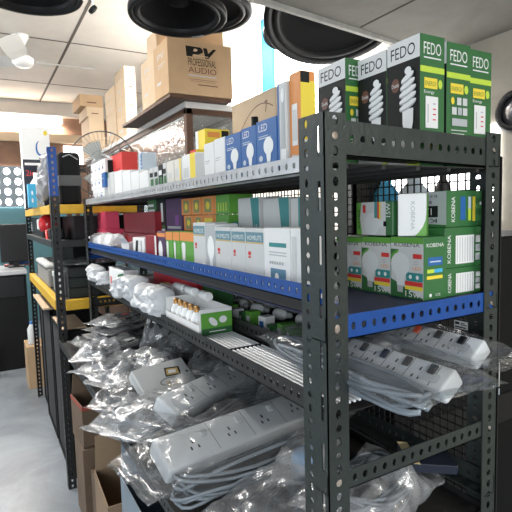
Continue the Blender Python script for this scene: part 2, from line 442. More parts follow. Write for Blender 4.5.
# lamps
def tube_lamp(name, c, L, ax, label, power, r=.02, body=True):
    o = root(name, c, label, 'light', 'ceiling tube lights')
    d = Vector((1, 0, 0)) if ax == 'x' else Vector((0, 1, 0))
    bm = bmesh.new(); add_tube(bm, [d*(-L/2), d*(L/2)], r, 12); mesh_obj('lamp_tube', bm, LAMP, o)
    bm = bmesh.new(); e = Vector((.03, .03, .02))+Vector((abs(d.x), abs(d.y), 0))*(L/2)
    add_box(bm, (-e.x, -e.y, r+.004), (e.x, e.y, r+.05), .006)
    for s in (-1, 1):
        p = d*(s*(L/2+.008)); add_box(bm, (p.x-.018, p.y-.018, -r*.8), (p.x+.018, p.y+.018, r+.01), .003)
    mesh_obj('lamp_fitting', bm, STRIPW, o)
    ld = bpy.data.lights.new(name+'_light', 'AREA'); ld.shape = 'RECTANGLE'; ld.energy = power; ld.color = (1, .97, .93)
    ld.size = L if ax == 'x' else .08; ld.size_y = .08 if ax == 'x' else L
    lo = bpy.data.objects.new(name+'_light', ld); C.objects.link(lo); lo.location = Vector(c)-Vector((0, 0, r+.012))
    return o
tube_lamp('tube_light', (-.15, 6.445, 2.64), 1.5, 'x', 'long glowing tube light high on the back wall beside the fan', 20, .035)
tube_lamp('tube_light', (-.95, 3.3, HC-.0705), 1.5, 'y', 'glowing tube light on the ceiling above the aisle', 29)
tube_lamp('tube_light', (1.15, 2.8, HC-.0705), 1.3, 'y', 'glowing tube light on the ceiling above the glass cabinet', 30)
tube_lamp('tube_light', (-.95, 1.75, HC-.0705), 1.2, 'y', 'glowing tube light above the front of the long rack', 14)
tube_lamp('tube_light', (.45, -1.7, ZL-.0705), 1.2, 'x', 'tube light under the loft behind the viewer', 20)

# ------------------------------------------------------------------ the long rack
W = .40; Lr = 1.83
rack = root('storage_rack', (0, 0, 0), 'long slotted steel rack with blue and grey beams full of boxes and bags', 'rack')
T = .0018; P_ = .0215
def post(o, x, y, z1, sx, sy, wide, narrow, m, z0=0, long_slots=True, bolts=()):
    bm = bmesh.new()
    # wide flange lies along Y (facing the aisle), narrow flange along X
    if long_slots:
        add_plate(bm, (x, y, z0), (0, 0, 1), (0, sy, 0), (sx, 0, 0), z1-z0, [(.026, wide, P_, .0042, .0066, (.0046, .0058))], T)
        add_plate(bm, (x, y, z0), (0, 0, 1), (0, sy, 0), (sx, 0, 0), z1-z0, [(0, .026, .078, .0036, .022, None)], T)
    else:
        add_plate(bm, (x, y, z0), (0, 0, 1), (0, sy, 0), (sx, 0, 0), z1-z0, [(0, wide, .03, .006, .009, None)], T)
    add_plate(bm, (x, y, z0), (0, 0, 1), (sx, 0, 0), (0, sy, 0), z1-z0, [(0, narrow, P_, .0052, .0072, (.0056, .0058))], T)
    bmesh.ops.recalc_face_normals(bm, faces=bm.faces)
    p = mesh_obj('post', bm, m, o)
    for (bx, bz) in bolts:
        b = bmesh.new()
        add_lathe(b, [(.0001, -.0075), (.0045, -.0075), (.0055, -.006), (.0055, -.0035), (.0098, -.0035), (.0098, -.0004), (.0001, -.0004)], 8, M=Matrix.Translation((x+bx, y, bz))@Euler((-PI/2, 0, 0)).to_matrix().to_4x4()@Matrix.Scale(-1, 4, (0, 0, 1)))
        bmesh.ops.recalc_face_normals(b, faces=b.faces)
        mesh_obj('bolt', b, BOLT, p)
    return p
PB = (1.457, 1.178, .940)
post(rack, 0, 0, 1.490, 1, 1, .062, .040, GUN, bolts=[(.020, z) for z in PB])
post(rack, W, 0, 1.482, -1, 1, .062, .040, GUN, bolts=[(-.012, z) for z in PB])
post(rack, 0, Lr, 1.44, 1, -1, .05, .040, GUND)
post(rack, W, Lr, 1.44, -1, -1, .05, .040, GUND)
def beam_x(name, y, z0, z1, m, lip=1, x0=.0, x1=W, sy=1):
    bm = bmesh.new()
    add_plate(bm, (x0, y, z0), (1, 0, 0), (0, 0, 1), (0, sy, 0), x1-x0, [(0, z1-z0, P_, .0062, .0042, (.0052, .0058))], T)
    zz = z0 if lip > 0 else z1-T
    add_box(bm, (x0, y, zz), (x1, y+sy*.034, zz+T))
    bmesh.ops.recalc_face_normals(bm, faces=bm.faces)
    return mesh_obj(name, bm, m, rack)
beam_x('end_beam', .0022, 1.4245, 1.475, GUN).data.transform(Matrix.Translation((.2, 0, 1.4515))@Matrix.Rotation(R(1.4), 4, 'Y')@Matrix.Translation((-.2, 0, -1.45)))
beam_x('blue_end_beam', .0022, 1.1585, 1.1955, BLUES)
beam_x('end_brace', .0022, .9225, .9535, GUN)
for z0, z1, m in ((1.405, 1.44, GUND), (1.16, 1.196, BLUES), (.93, .965, GUND), (.70, .735, GUND)): beam_x('end_beam', Lr-.004, z0, z1, m, sy=-1)
def beam_y(name, x, z0, z1, m, y0=.0, y1=Lr, lip=1, lw=.03, sx=1, hz=.0052, hy=.0036):
    bm = bmesh.new()
    add_plate(bm, (x, y0, z0), (0, 1, 0), (0, 0, 1), (sx, 0, 0), y1-y0, [(0, z1-z0, P_, hz, hy, (hz*.8, hy*1.3))], T)
    zz = z0 if lip > 0 else z1-T
    add_box(bm, (x, y0, zz), (x+sx*lw, y1, zz+T))
    bmesh.ops.recalc_face_normals(bm, faces=bm.faces)
    return mesh_obj(name, bm, m, rack)
beam_y('front_beam', .0024, 1.4095, 1.4355, GALV, y0=.004)
beam_y('back_beam', W-.004, 1.4215, 1.458, GUND, sx=-1)
beam_y('blue_front_beam', .0024, 1.2125, 1.2395, BLUES, y0=.004)
beam_y('blue_back_beam', W-.004, 1.165, 1.19, BLUES, sx=-1)
beam_y('front_beam', .0024, 1.038, 1.072, GUND, y0=.004)
beam_y('middle_beam', .108, 1.060, 1.094, GUND, y0=.004, sx=1)
beam_y('back_beam', W-.004, 1.05, 1.085, GUND, sx=-1)
zr_ = PX(420, 438, W-.004).z; beam_y('back_rail', W-.004, zr_-.036, zr_, GUN, sx=-1)
beam_y('front_beam', -.135, .742, .775, GUND, y0=.02, y1=1.885)
beam_y('back_beam', W-.004, .735, .77, GUND, sx=-1)
# decks
DECK = mat('dark_deck', (.03, .028, .027), .6, .2, var=.3, vscale=15)
bm = bmesh.new()
add_box(bm, (.0035, .004, 1.4185), (W-.006, Lr-.005, 1.4200))
for k in range(5): add_box(bm, (.04+k*.075, .006, 1.4125), (.048+k*.075, Lr-.006, 1.4185))
mesh_obj('top_deck', bm, DECK, rack)
bm = bmesh.new(); add_box(bm, (.0045, .004, 1.1905), (W-.006, Lr-.005, 1.1922)); mesh_obj('blue_deck', bm, mat('deep_blue_deck', (.006, .012, .05), .5, .1), rack)
WHWIRE = mat('white_enamel_slat', (.86, .87, .88), .35)
bm = bmesh.new()
for k in range(10):
    x = .005+k*.0102
    add_box(bm, (x, .006, 1.0555), (x+.0044, Lr-.01, 1.0600), .001)
mesh_obj('slatted_deck', bm, WHWIRE, rack)
for k in range(5):
    y = .36+.35*k; bm = bmesh.new()
    add_box(bm, (.005, y, 1.052), (.108, y+.012, 1.0556)); add_box(bm, (.005, y+.002, 1.0555), (.108, y+.008, 1.0612))
    mesh_obj('deck_crossbar', bm, GUND, rack)

bm = bmesh.new(); add_box(bm, (.112, .01, 1.060), (W-.006, Lr-.01, 1.0615)); add_box(bm, (.005, .01, 1.0400), (.108, Lr-.01, 1.0412)); mesh_obj('tray_deck', bm, DECK, rack)
bm = bmesh.new(); add_box(bm, (-.133, .022, .757), (W-.006, 1.883, .7585)); mesh_obj('lower_deck', bm, DECK, rack)
bm = bmesh.new(); add_box(bm, (.012, .065, 1.1870), (.0135, Lr-.06, 1.2122)); mesh_obj('shade_strip', bm, DECK, rack)  # added dark strip, its colour stands for the shade below the blue beam
# wire mesh back, round-cornered cells
bm = bmesh.new(); S = .0185; d = .0013
x = W+.003
nz, ny = int(.74/S), int((Lr-.0)/S)
for k in range(nz+1): add_box(bm, (x-d, .0, .70+k*S-d), (x+d, Lr, .70+k*S+d))
for k in range(ny+1):
    for zz in range(nz):
        sh = (S/2 if zz % 2 else 0)
    add_box(bm, (x-d, k*S-d, .70), (x+d, k*S+d, .70+nz*S))
mesh_obj('wire_mesh_back', bm, mat('black_mesh', (.012, .012, .012), .5, .2), rack)
# ------------------------------------------------------------------ the second rack, further down the aisle
R2 = root('storage_rack', (-.13, 1.93, 0), 'second rack farther down the aisle with yellow beams and a blue-topped post', 'rack')
def post2(x, y, sx, sy, z1, zb=None):
    bm = bmesh.new()
    def pl(z0, z1_, mi):
        add_plate(bm, (x, y, z0), (0, 0, 1), (0, sy, 0), (sx, 0, 0), z1_-z0, [(0, .045, .03, .005, .008, None)], .002, mi)
        add_plate(bm, (x, y, z0), (0, 0, 1), (sx, 0, 0), (0, sy, 0), z1_-z0, [(0, .038, .03, .005, .008, None)], .002, mi)
    if zb: pl(0, zb, 0); pl(zb, z1, 1)
    else: pl(0, z1, 0)
    bmesh.ops.recalc_face_normals(bm, faces=bm.faces)
    mesh_obj('post', bm, [GUND, BLUES], R2)
w2, l2 = .45, 1.5
zt2 = PY(55, 147, 1.93).z
post2(0, 0, 1, 1, zt2, PY(55, 196, 1.93).z); post2(w2, 0, -1, 1, 1.46); post2(0, l2, 1, -1, 1.46); post2(w2, l2, -1, -1, 1.46)
def b2(name, lo, hi, m):
    bm = bmesh.new(); add_box(bm, lo, hi, .002)
    mesh_obj(name, bm, m, R2)
za = (PY(100, 213, 1.93).z, PY(100, 204, 1.93).z); zb = (PY(90, 308, 1.93).z, PY(90, 298, 1.93).z)
b2('yellow_beam', (.04, -.006, za[0]), (w2-.04, .03, za[1]), YELS); b2('yellow_beam', (.04, -.006, zb[0]), (w2-.04, .03, zb[1]), YELS)
b2('yellow_beam', (-.004, .045, za[0]), (.03, l2-.045, za[1]), YELS); b2('yellow_beam', (-.004, .045, zb[0]), (.03, l2-.045, zb[1]), YELS)
b2('yellow_beam', (w2-.03, .045, za[0]), (w2+.002, l2-.045, za[1]), YELS); b2('yellow_beam', (w2-.03, .045, zb[0]), (w2+.002, l2-.045, zb[1]), YELS)
zc = PY(75, 247, 1.93).z
b2('dark_beam', (.04, -.004, zc), (w2-.04, .03, zc+.035), GUND); b2('dark_beam', (-.004, .045, zc), (.03, l2-.045, zc+.035), GUND); b2('dark_beam', (w2-.03, .045, zc), (w2, l2-.045, zc+.035), GUND)
for z in (za[1]-.002, zc+.033, zb[1]-.002): b2('shelf_deck', (.03, .03, z-.004), (w2-.03, l2-.02, z), DECK)
D2A, D2C, D2B = za[1]-.002, zc+.033, zb[1]-.002
D1, D2, D3, D3b, D4 = 1.4203, 1.1925, 1.0614, 1.0618, .7588
# ================================================================== top shelf
def spiral_lamp(cx, cy, w, h):
    it = [('r', cx-w*.16, cy-h*.62, cx+w*.16, cy-h*.42, GREYP), ('p', [(cx-w*.34, cy-h*.30), (cx-w*.22, cy-h*.46), (cx+w*.22, cy-h*.46), (cx+w*.34, cy-h*.30), (cx+w*.36, cy-h*.08), (cx-w*.36, cy-h*.08)], BULB)]
    for k in range(5):
        yy = cy-h*.02+k*h*.105; ww = w*(.55-.07*max(0, k-2))
        def ring(dy, ry): return [(cx+ww*math.cos(t), yy+dy+ry*math.sin(t)+.055*h*math.cos(t)) for t in [2*PI*j/20 for j in range(20)]]
        it.append(('p', ring(-h*.008, h*.058), GREYP)); it.append(('p', ring(h*.010, h*.043), BULB))
    it.append(('e', cx+w*.05, cy+h*.50, w*.22, h*.06, BULB)); return it
def fedo_left(): return [('r', 0, 0, 1, 1, DARK), ('r', 0, .83, 1, 1, W_), ('t', 'FEDO', .12, .865, .86, .955, DARK), ('r', 0, .0, 1, .235, LGREY), ('p', [(.45, 0), (1, 0), (1, .09)], LIME),
    ('t', '20w', .08, .13, .38, .19, DARK), ('e', .27, .665, .13, .055, BROWNP), ('t', 'Double', .16, .65, .38, .68, W_), ('t', 'Durable', .06, .26, .4, .285, W_), ('r', .06, .245, .34, .25, GREYP)]+spiral_lamp(.66, .50, .46, .50)
def fedo_end(alt): 
    a = [('r', 0, 0, 1, 1, GREEN), ('t', 'FEDO', .14, .855, .86, .945, W_), ('r', .14, .825, .86, .835, W_), ('r', 0, .72, 1, .765, LIME), ('r', .16, .60, .70, .68, YEL), ('t', 'ENERGY', .2, .62, .66, .655, GREEN), ('e', .82, .64, .085, .035, LIME),
         ('t', 'CE', .48, .045, .78, .085, W_), ('e', .28, .065, .055, .022, W_)]
    if alt: a += [('e', .24, .54, .07, .03, YEL), ('r', .42, .51, .6, .57, LGREY), ('r', .66, .51, .85, .57, LGREY), ('r', .2, .43, .4, .49, LGREY), ('r', .45, .43, .62, .49, GREYP), ('r', .66, .43, .85, .49, LGREY), ('r', .2, .34, .85, .40, GREYP)]+[('r', .16, .30-k*.028, .84-.12*(k % 3), .308-k*.028, LGREY) for k in range(7)]
    else: a += [('t', 'Energy', .14, .555, .56, .585, W_), ('r', .2, .30, .72, .54, W_), ('r', .28, .34, .32, .48, GREYP), ('r', .50, .36, .62, .37, RED), ('r', .50, .40, .62, .41, RED), ('r', .50, .44, .62, .45, RED), ('r', .50, .48, .6, .49, GREYP), ('r', .18, .15, .40, .22, ORANGE), ('r', .22, .165, .36, .205, BROWNP), ('r', .52, .15, .74, .22, LIME), ('e', .63, .185, .07, .025, GREEN)]
    return a
FX = PY(420, 80, .022).x; FE = PY(444, 80, .022).x
fz = PY(421, 33, .022).z
f3y = PX(387, 45, FX).y; f2y = PX(358, 60, FX).y
carton('lamp_box', (FX, .022, D1), (FE, f3y-.001, fz), 'black and green spiral lamp box standing nearest, whole lamp picture in view', 'lamp box', 'spiral lamp boxes on the top shelf', GREEN, fedo_left(), fedo_end(False))
carton('lamp_box', (FX, f3y+.001, D1), (FE, f2y, fz-.004), 'black and green spiral lamp box second in line, directly behind the nearest one', 'lamp box', 'spiral lamp boxes on the top shelf', GREEN, fedo_left(), fedo_end(False))
X1 = PY(344, 80, f2y+.01).x; f1y = PX(312, 75, X1).y
carton('lamp_box', (X1, f2y+.006, D1), (X1+(FE-FX), f2y+.006+.085, PY(347, 58, f2y+.006).z), 'spiral lamp box third back, turned beside the corner post with its green edge showing', 'lamp box', 'spiral lamp boxes on the top shelf', GREEN, fedo_left(), fedo_end(True))
x4 = PY(446.5, 80, .022).x; x4e = PY(470, 80, .022).x
carton('lamp_box', (x4, .022, D1), (x4e, .105, PY(446, 41, .022).z), 'green spiral lamp box with small pictograms, middle of three green box ends', 'lamp box', 'spiral lamp boxes on the top shelf', GREEN, [('r', 0, 0, 1, 1, DARK), ('r', 0, .83, 1, 1, W_)], fedo_end(True))
x5e = PY(492, 80, .022).x
carton('lamp_box', (x4e+.001, .024, D1), (x5e, .105, PY(471, 49, .024).z), 'green spiral lamp box standing outermost against the right hand post', 'lamp box', 'spiral lamp boxes on the top shelf', GREEN, None, fedo_end(False))
# tall orange box, white-blue box
cx_('bulb_box', 289, 301, 72, D1, .03, .029, 'tall orange and yellow box with a white tube picture beside the corner post', vm=110, y_end=0, m=ORANGE, cat='box',
    left=[('r', .25, .25, .72, .68, W_), ('r', .3, .30, .66, .62, LGREY), ('p', [(.1, .0), (.9, 0), (.8, .14), (.2, .16)], LGREY)],
    end=[('r', 0, 0, 1, .9, YEL), ('r', .0, .88, .6, .99, DARK), ('r', .15, .2, .8, .3, W_), ('p', [(0, 0), (1, 0), (1, .12), (0, .2)], LGREY)])
cx_('bulb_box', 277.5, 286.5, 82, D1, .025, .03, 'tall white box with a grey lamp picture and blue edge between blue and orange boxes', vm=115, m=LGREY, cat='box',
    left=[('r', 0, 0, .2, 1, BLUE), ('p', [(.35, .1), (.85, .1), (.75, .8), (.5, .85)], GREYP), ('e', .62, .85, .2, .08, W_), ('r', .3, .1, .95, .25, W_)])
LED = lambda t: [('r', 0, 0, 1, 1, BLUE), ('r', .08, .03, .92, .16, PALEBL), ('t', 'LED', .12, .80, .56, .93, W_), ('r', .12, .66, .75, .68, PALEBL), ('r', .12, .70, .6, .715, PALEBL), ('e', .22, .30, .10, .055, PALEBL)]+bulb_items(.62, .47, .25, .20, BULB, PALEBL)
for (a, b, v, t) in ((225.5, 241, 134, 'blue bulb box with a white bulb picture, farthest of the three blue ones'), (241.5, 256.5, 127, 'blue bulb box with a pale bulb picture, middle of the three blue ones'), (257, 277, 119, 'blue bulb box with large white lettering, nearest of the three blue ones')):
    cx_('bulb_box', a, b, v, D1, .03, .06, t, vm=150, m=BLUE, cat='bulb box', group='blue bulb boxes on the top shelf', left=LED(0))
for (a, b, v, t) in ((204, 214, 143, 'plain white narrow box left of its plain twin, behind the blue bulb boxes'), (214.5, 225, 138, 'plain white narrow box touching the farthest blue bulb box')):
    cx_('bulb_box', a, b, v, D1, .03, .06, t, vm=158, m=W_, cat='box', group='white narrow boxes on the top shelf', left=[('r', .12, .55, .6, .57, GREYP), ('r', .12, .5, .5, .515, GREYP)])
cx_('bulb_box', 196, 205.5, 130, D1, .095, .07, 'tall white and yellow box with a black corner mark standing behind low white boxes', vm=150, m=YEL, cat='box', left=[('r', 0, 0, .3, 1, W_)],
    end=[('r', 0, 0, 1, 1, YEL), ('r', .1, .86, .6, .95, ORANGE), ('r', .68, .82, .98, .98, DARK), ('r', .0, 0, .35, .5, LGREY)])
cx_('bulb_box', 190.5, 196.5, 150, D1, .06, .05, 'narrow yellow box with a red cap band beside the white-yellow carton', vm=165, m=YEL, cat='box', left=[('r', 0, .72, 1, 1, RED), ('r', .1, .2, .9, .3, W_)])
cx_('bulb_box', 182, 195.5, 154, D1, .03, .055, 'white box with one yellow side, in front of the narrow yellow box', vm=168, m=W_, cat='box', left=[('r', .62, 0, 1, 1, YEL), ('r', .1, .3, .5, .6, LGREY)])
cx_('bulb_box', 174.5, 181.5, 159, D1, .03, .05, 'small white box with a faint yellow stripe next to the white and yellow one', vm=172, m=CREAM, cat='box', left=[('r', .75, 0, .95, 1, YEL), ('r', .15, .4, .55, .7, LGREY)])
cx_('bulb_box', 167, 174, 161, D1, .03, .05, 'small plain cream box next to the slim green boxes', vm=173, m=CREAM, cat='box', left=[('r', .2, .4, .7, .6, LGREY)])
for i, (a, b, v) in enumerate(((149.5, 153.5, 168), (154, 158, 167), (158.5, 162.5, 165), (163, 166.5, 163))):
    cx_('slim_box', a, b, v, D1, .03, .05, ['slim dark green box, farthest of four', 'slim dark green box, second farthest of four', 'slim dark green box, third farthest of four', 'slim dark green box next to the cream boxes'][i]+' on the top shelf', vm=176, m=[LGREY, LGREY, DARK, LGREY][i], cat='box', group='slim green boxes on the top shelf', left=[('r', .25, .0, 1, .55, GREEN), ('r', .1, .62, .9, .8, DARK if i != 2 else W_)])
# white cartons at the far end
for i, (a, b, v) in enumerate(((114.5, 122, 171), (122.5, 130.5, 171), (131, 139, 171.5), (139.5, 148.5, 171.5))):
    cx_('white_carton', a, b, v, D1, .03, .07, 'plain white carton, '+['leftmost', 'second from left', 'third from left', 'rightmost'][i]+' of four in a row on the top shelf', vm=182, m=W_, cat='carton', group='plain white cartons on the top shelf')
zr = PX(130, 171, .03).z
for i, (a, b, v) in enumerate(((105.5, 109.5, 173), (110, 114, 172))):
    cx_('white_carton', a, b, v, D1, .03, .06, 'narrow white carton left of the white row, '+['farther one', 'nearer one'][i], vm=184, m=LGREY, cat='carton', group='narrow white cartons on the top shelf')
cx_('red_box', 111, 122, 154, zr+.0012, .05, .06, 'red box lying on top of the plain white cartons', vm=162, m=RED, cat='box', left=[('r', .2, .3, .8, .34, MAROON)])
zq = PX(108, 173, .03).z
cx_('green_box', 103, 108, 161, zr+.0012, .03, .03, 'small black and green box beside the red box on white cartons', vm=167, m=DARK, cat='box', left=[('r', .7, 0, 1, 1, GREEN), ('r', .3, .5, .5, .72, W_)])
# stack of small white cartons, three courses, at the far end
zz = D1; n = 0; X0 = .02
for row, (vt, cols) in enumerate(((189, ((92.2, 95.6), (95.9, 99.2), (99.5, 104))), (175, ((91, 94.4), (94.7, 98), (98.3, 101.6), (101.8, 105))), (161.5, ((91.5, 95), (95.3, 98.8), (99, 102.4), (102.6, 106))))):
    zt = PX(98, vt, X0).z; hmax = 0
    for k, (a, b) in enumerate(cols):
        yf, yn = PX(a, 180, X0).y, PX(b, 180, X0).y
        blue = (row == 1 and k == 3)
        carton('small_carton', (X0, yn+.001, zz), (X0+.06, yf-.001, zt), ('small blue carton' if blue else 'small white carton')+' in the far end stack, '+['bottom', 'middle', 'top'][row]+' course, '+['farthest', 'second', 'third', 'nearest'][k], 'carton', 'small cartons stacked at the far end', BLUE if blue else W_,
               [('r', .1, .3, .4, .5, [PURP, GREYP, BLUE][k % 3]), ('r', .1, .6, .7, .66, GREYP)], bev=.001)
    zz = zt+.0012
cx_('picture_box', 138.5, 142, 152.5, zr+.0012, .05, .05, 'blue and white box with a row of white marks on top of rightmost white carton', vm=160, m=PALEBL, cat='box', left=[('r', .55, 0, 1, 1, BLUE)]+[('r', .68, .1+.23*k, .85, .22+.23*k, W_) for k in range(4)])
# tan carton with a curved cut behind the blue boxes
o = cx_('cut_carton', 232, 276, 96, D1, .22, .10, 'tan cardboard carton with an arched cut line standing behind the blue bulb boxes', vm=115, m=KRAFTP, cat='carton',
        left=[('p', [(.03+.02*k/10, .5+.16*math.sin(k*.3)) for k in range(3)]+[(.05+.9*k/14, .52+.36*math.sin(k/14*PI*.7)+.012) for k in range(15)]+[(.05+.9*k/14, .52+.36*math.sin(k/14*PI*.7)) for k in range(14, -1, -1)], BROWNP), ('t', '7', .78, .78, .84, .9, BROWNP)])
o = root('small_bottle', PX(255, 131, .12), 'small clear bottle with a dark cap behind the blue bulb boxes', 'bottle'); o.location.z = D1
hb = PX(255, 117, .12).z-D1
bm = bmesh.new(); add_lathe(bm, [(.0001, 0), (.012, 0), (.013, .01), (.013, hb*.7), (.007, hb*.8), (.006, hb*.85)], 16); mesh_obj('bottle_body', bm, mat('pale_plastic', (.7, .72, .7), .3), o)
bm = bmesh.new(); add_lathe(bm, [(.008, hb*.84), (.008, hb), (.0001, hb)], 16); mesh_obj('cap', bm, DARK, o)
# ================================================================== blue shelf, near end
def kob_left(): return [('r', 0, 0, 1, 1, LGREY), ('p', [(0, .52), (.32, .86), (.32, 1), (0, 1)], GREEN2), ('r', 0, .87, 1, 1, GREEN2), ('p', [(0, .70), (.35, .87), (0, .87)], GREEN), ('p', [(.0, 0), (1, 0), (1, .02), (.5, .16), (0, .30)], GREEN),
    ('r', 0, .80, 1, .90, LGREY), ('t', 'KOBENA', .12, .845, .9, .91, DARK), ('r', .70, .66, .96, .735, RED), ('r', .72, .56, .86, .575, GREYP), ('r', .72, .60, .86, .615, GREYP), ('t', 'LED', .70, .475, .94, .53, ORANGE),
    ('r', .50, .29, 1, .43, TEAL), ('e', .63, .36, .045, .035, W_), ('e', .84, .36, .045, .035, W_), ('r', .47, .215, 1, .285, RED), ('r', .47, .15, 1, .21, YEL), ('t', '15w', .48, .03, .92, .125, W_)]+bulb_items(.32, .50, .30, .25, mat('bulb_grey', (.66, .68, .68), .4), GREYP)
def kob_end(): return [('r', 0, 0, 1, 1, GREEN), ('t', 'KOBENA', .12, .845, .88, .905, W_), ('r', .18, .55, .82, .68, BLUE), ('r', .26, .60, .74, .62, PALEBL), ('r', .14, .43, .82, .49, SKY), ('r', .14, .43, .45, .49, LIME), ('r', .12, .33, .82, .385, YEL),
    ('t', 'CE', .50, .05, .72, .09, W_), ('e', .28, .07, .06, .03, W_)]
kY = .022
KX0 = PY(424, 260, kY).x; KX1 = PY(446.5, 260, kY).x
kz = PY(424, 238, kY).z
ys = [kY, PX(391, 260, KX0).y, PX(362, 260, KX0).y, PX(347, 260, KX0).y+.05]
for i in range(3):
    y0 = ys[i]+.0008; y1 = ys[i+1]-.0008
    if i == 2: y1 = y0+(ys[1]-ys[0])
    carton('bulb_box', (KX0, y0, D2), (KX1, y1, kz-.002*i), 'green bulb box with large bulb picture, '+['nearest of the standing row', 'middle of the standing row', 'farthest of the standing row behind the post'][i], 'bulb box', 'green bulb boxes on the blue shelf', GREEN, kob_left(), kob_end())
def kob_bar(top): return [('r', 0, 0, 1, 1, GREEN), ('t', 'KOBENA', .06, .12, .15, .82, W_, 90), ('r', .28, .08, .80, .80, W_)]+[('r', .32+.07*k, .12, .335+.07*k, .76, GREYP) for k in range(7)]+[('r', .83, .14+.23*k, .96, .32+.23*k, LGREY) for k in range(3)]
xa, xb = KX1+.003, PY(482.5, 260, kY).x
zl = PY(460, 267.5, kY+.004).z; zu = PY(460, 227.5, kY+.004).z
carton('bulb_box', (xa, kY+.004, D2), (xb, .15, zl), 'green box with a white bar label lying at the bottom right of the blue shelf', 'bulb box', 'green bulb boxes on the blue shelf', GREEN, None, kob_bar(0))
carton('bulb_box', (xa-.002, kY+.004, zl+.0014), (xb-.001, .15, zu), 'green box with a white bar label lying on its twin at the right post', 'bulb box', 'green bulb boxes on the blue shelf', GREEN, None, kob_bar(1))
# lying box on top of the bar-label pair: grey side towards the aisle, green end out
x6a = PY(445.5, 210, kY+.01).x; x6b = PY(480.5, 210, kY+.01).x; z6 = max(zu, kz)+.0016
carton('bulb_box', (x6a, kY+.008, z6), (x6b, .13, PY(462, 191, kY+.01).z), 'green box lying on top at the right, coloured bars on its end', 'bulb box', 'green bulb boxes on the blue shelf', GREEN,
       [('r', 0, 0, 1, 1, GREYP), ('p', [(0, 0), (1, 0), (1, .06), (.4, .1), (0, .22)], GREEN), ('r', .28, .28, .82, .6, DARK), ('t', '15W', .36, .34, .68, .54, W_, 180), ('t', 'KOBE', .1, .12, .8, .24, DARK, 180), ('t', 'E27', .42, .66, .68, .74, DARK, 180), ('t', 'E27  600', .2, .84, .8, .9, DARK, 180)],
       [('r', 0, 0, 1, 1, GREEN), ('t', 'KOBENA', .13, .14, .23, .84, W_, 90), ('r', .38, .18, .52, .84, BLUE), ('r', .60, .16, .68, .84, PALEBL), ('r', .60, .16, .68, .5, LIME), ('r', .72, .14, .80, .84, YEL), ('e', .95, .65, .03, .05, W_)])
# white box, tilted, on top of the standing row
zt = kz+.0016
fc_ = PX(412, 215, KX0+.012); cr, sr = math.cos(.62), math.sin(.62); wcx, wcy = fc_.x+.014*cr, fc_.y+.014*sr
carton('bulb_box', (wcx-.014, wcy-.0245, zt), (wcx+.014, wcy+.0245, PX(412, 194, KX0+.012).z), 'white box with a curved green corner standing turned on the green boxes', 'bulb box', 'green bulb boxes on the blue shelf', W_,
       [('p', [(1, 0), (1, .55), (.97, .38), (.88, .22), (.72, .08), (.60, 0)], GREEN2), ('t', 'KOBENA', .46, .15, .60, .82, GREYP, -90)], [('r', 0, 0, 1, 1, GREEN2)], rot=.62)
p0 = PX(354, 215, KX0+.0); p1 = PX(397, 215, KX0+.0)
carton('bulb_box', (KX0+.004, p1.y+.014, zt), (KX0+.055, p0.y-.004, PX(375, 202, KX0).z), 'bulb box lying on its side with a sideways bulb picture above the standing row', 'bulb box', 'green bulb boxes on the blue shelf', GREEN,
       [('r', 0, 0, .82, 1, LGREY), ('p', [(0, 0), (.16, 0), (.10, .5), (.14, 1), (0, 1)], GREEN2), ('e', .44, .34, .22, .34, mat('bulb_grey', (.5, .5, .5))), ('r', .62, .24, .76, .44, mat('bulb_grey', (.5, .5, .5))), ('r', .76, .27, .84, .42, BLACK),
        ('r', .19, .68, .27, .92, RED), ('r', .52, .52, .60, 1, TEAL), ('r', .60, .5, .65, 1, RED), ('r', .65, .48, .69, 1, YEL), ('t', '15W', .84, .55, .95, .95, W_, 90), ('t', 'KOBE', .05, .2, .11, .8, DARK, 90)])
# ================================================================== blue shelf, long side
XB = .035
def teal_bulb(): return [('r', 0, 0, 1, 1, LGREY), ('r', 0, .80, 1, .95, mat('teal_grey', (.12, .25, .30), .45)), ('t', 'HOMELITE', .1, .83, .9, .90, W_), ('r', 0, .775, 1, .80, mat('gold_line', (.55, .42, .18), .4)), ('e', .22, .62, .09, .035, RED), ('r', .14, .55, .30, .575, RED), ('p', [(.45, 0), (1, 0), (1, .28), (.45, .2)], PALEBL)]
for (a, b, v, t, it) in ((194, 205.5, 223, 'white bulb box with a blue-grey head band standing first right of the green lamp boxes', teal_bulb()),
    (206, 215.5, 224.5, 'grey bulb box with a big bulb picture between two white bulb boxes', [('r', 0, 0, 1, 1, GREYP)]+bulb_items(.55, .55, .36, .26)),
    (216, 231.5, 228, 'white bulb box with red mark and teal band, farthest of three alike', teal_bulb()),
    (232, 245.5, 228.5, 'white bulb box with red mark and teal band, middle of three alike', teal_bulb()),
    (246, 264, 229, 'white bulb box with red mark and teal band, nearest of three alike', teal_bulb()),
    (264.5, 290, 228.5, 'wide white box with a blue picture band near the corner post on the blue shelf', [('r', 0, 0, 1, 1, W_), ('r', .2, .74, .88, .80, TEAL), ('r', .2, .66, .88, .675, GREYP), ('r', .2, .62, .88, .635, GREYP), ('r', .25, .2, .85, .44, mat('blue_picture', (.10, .22, .32), .4)), ('e', .5, .32, .08, .06, W_), ('r', .25, .08, .5, .14, GREYP), ('r', .6, .08, .8, .14, GREYP)]+[('r', .22+.1*k, .5, .28+.1*k, .54, GREYP) for k in range(6)]),
    (290.5, 303, 229, 'white box with a grey panel squeezed against the corner post on the blue shelf', [('r', .1, .1, .5, .9, LGREY)])):
    cx_('bulb_box', a, b, v, D2, XB, .06, t, vm=250, m=W_, cat='bulb box', left=it, group='white bulb boxes on the blue shelf')
zt = PX(240, 211, .15).z
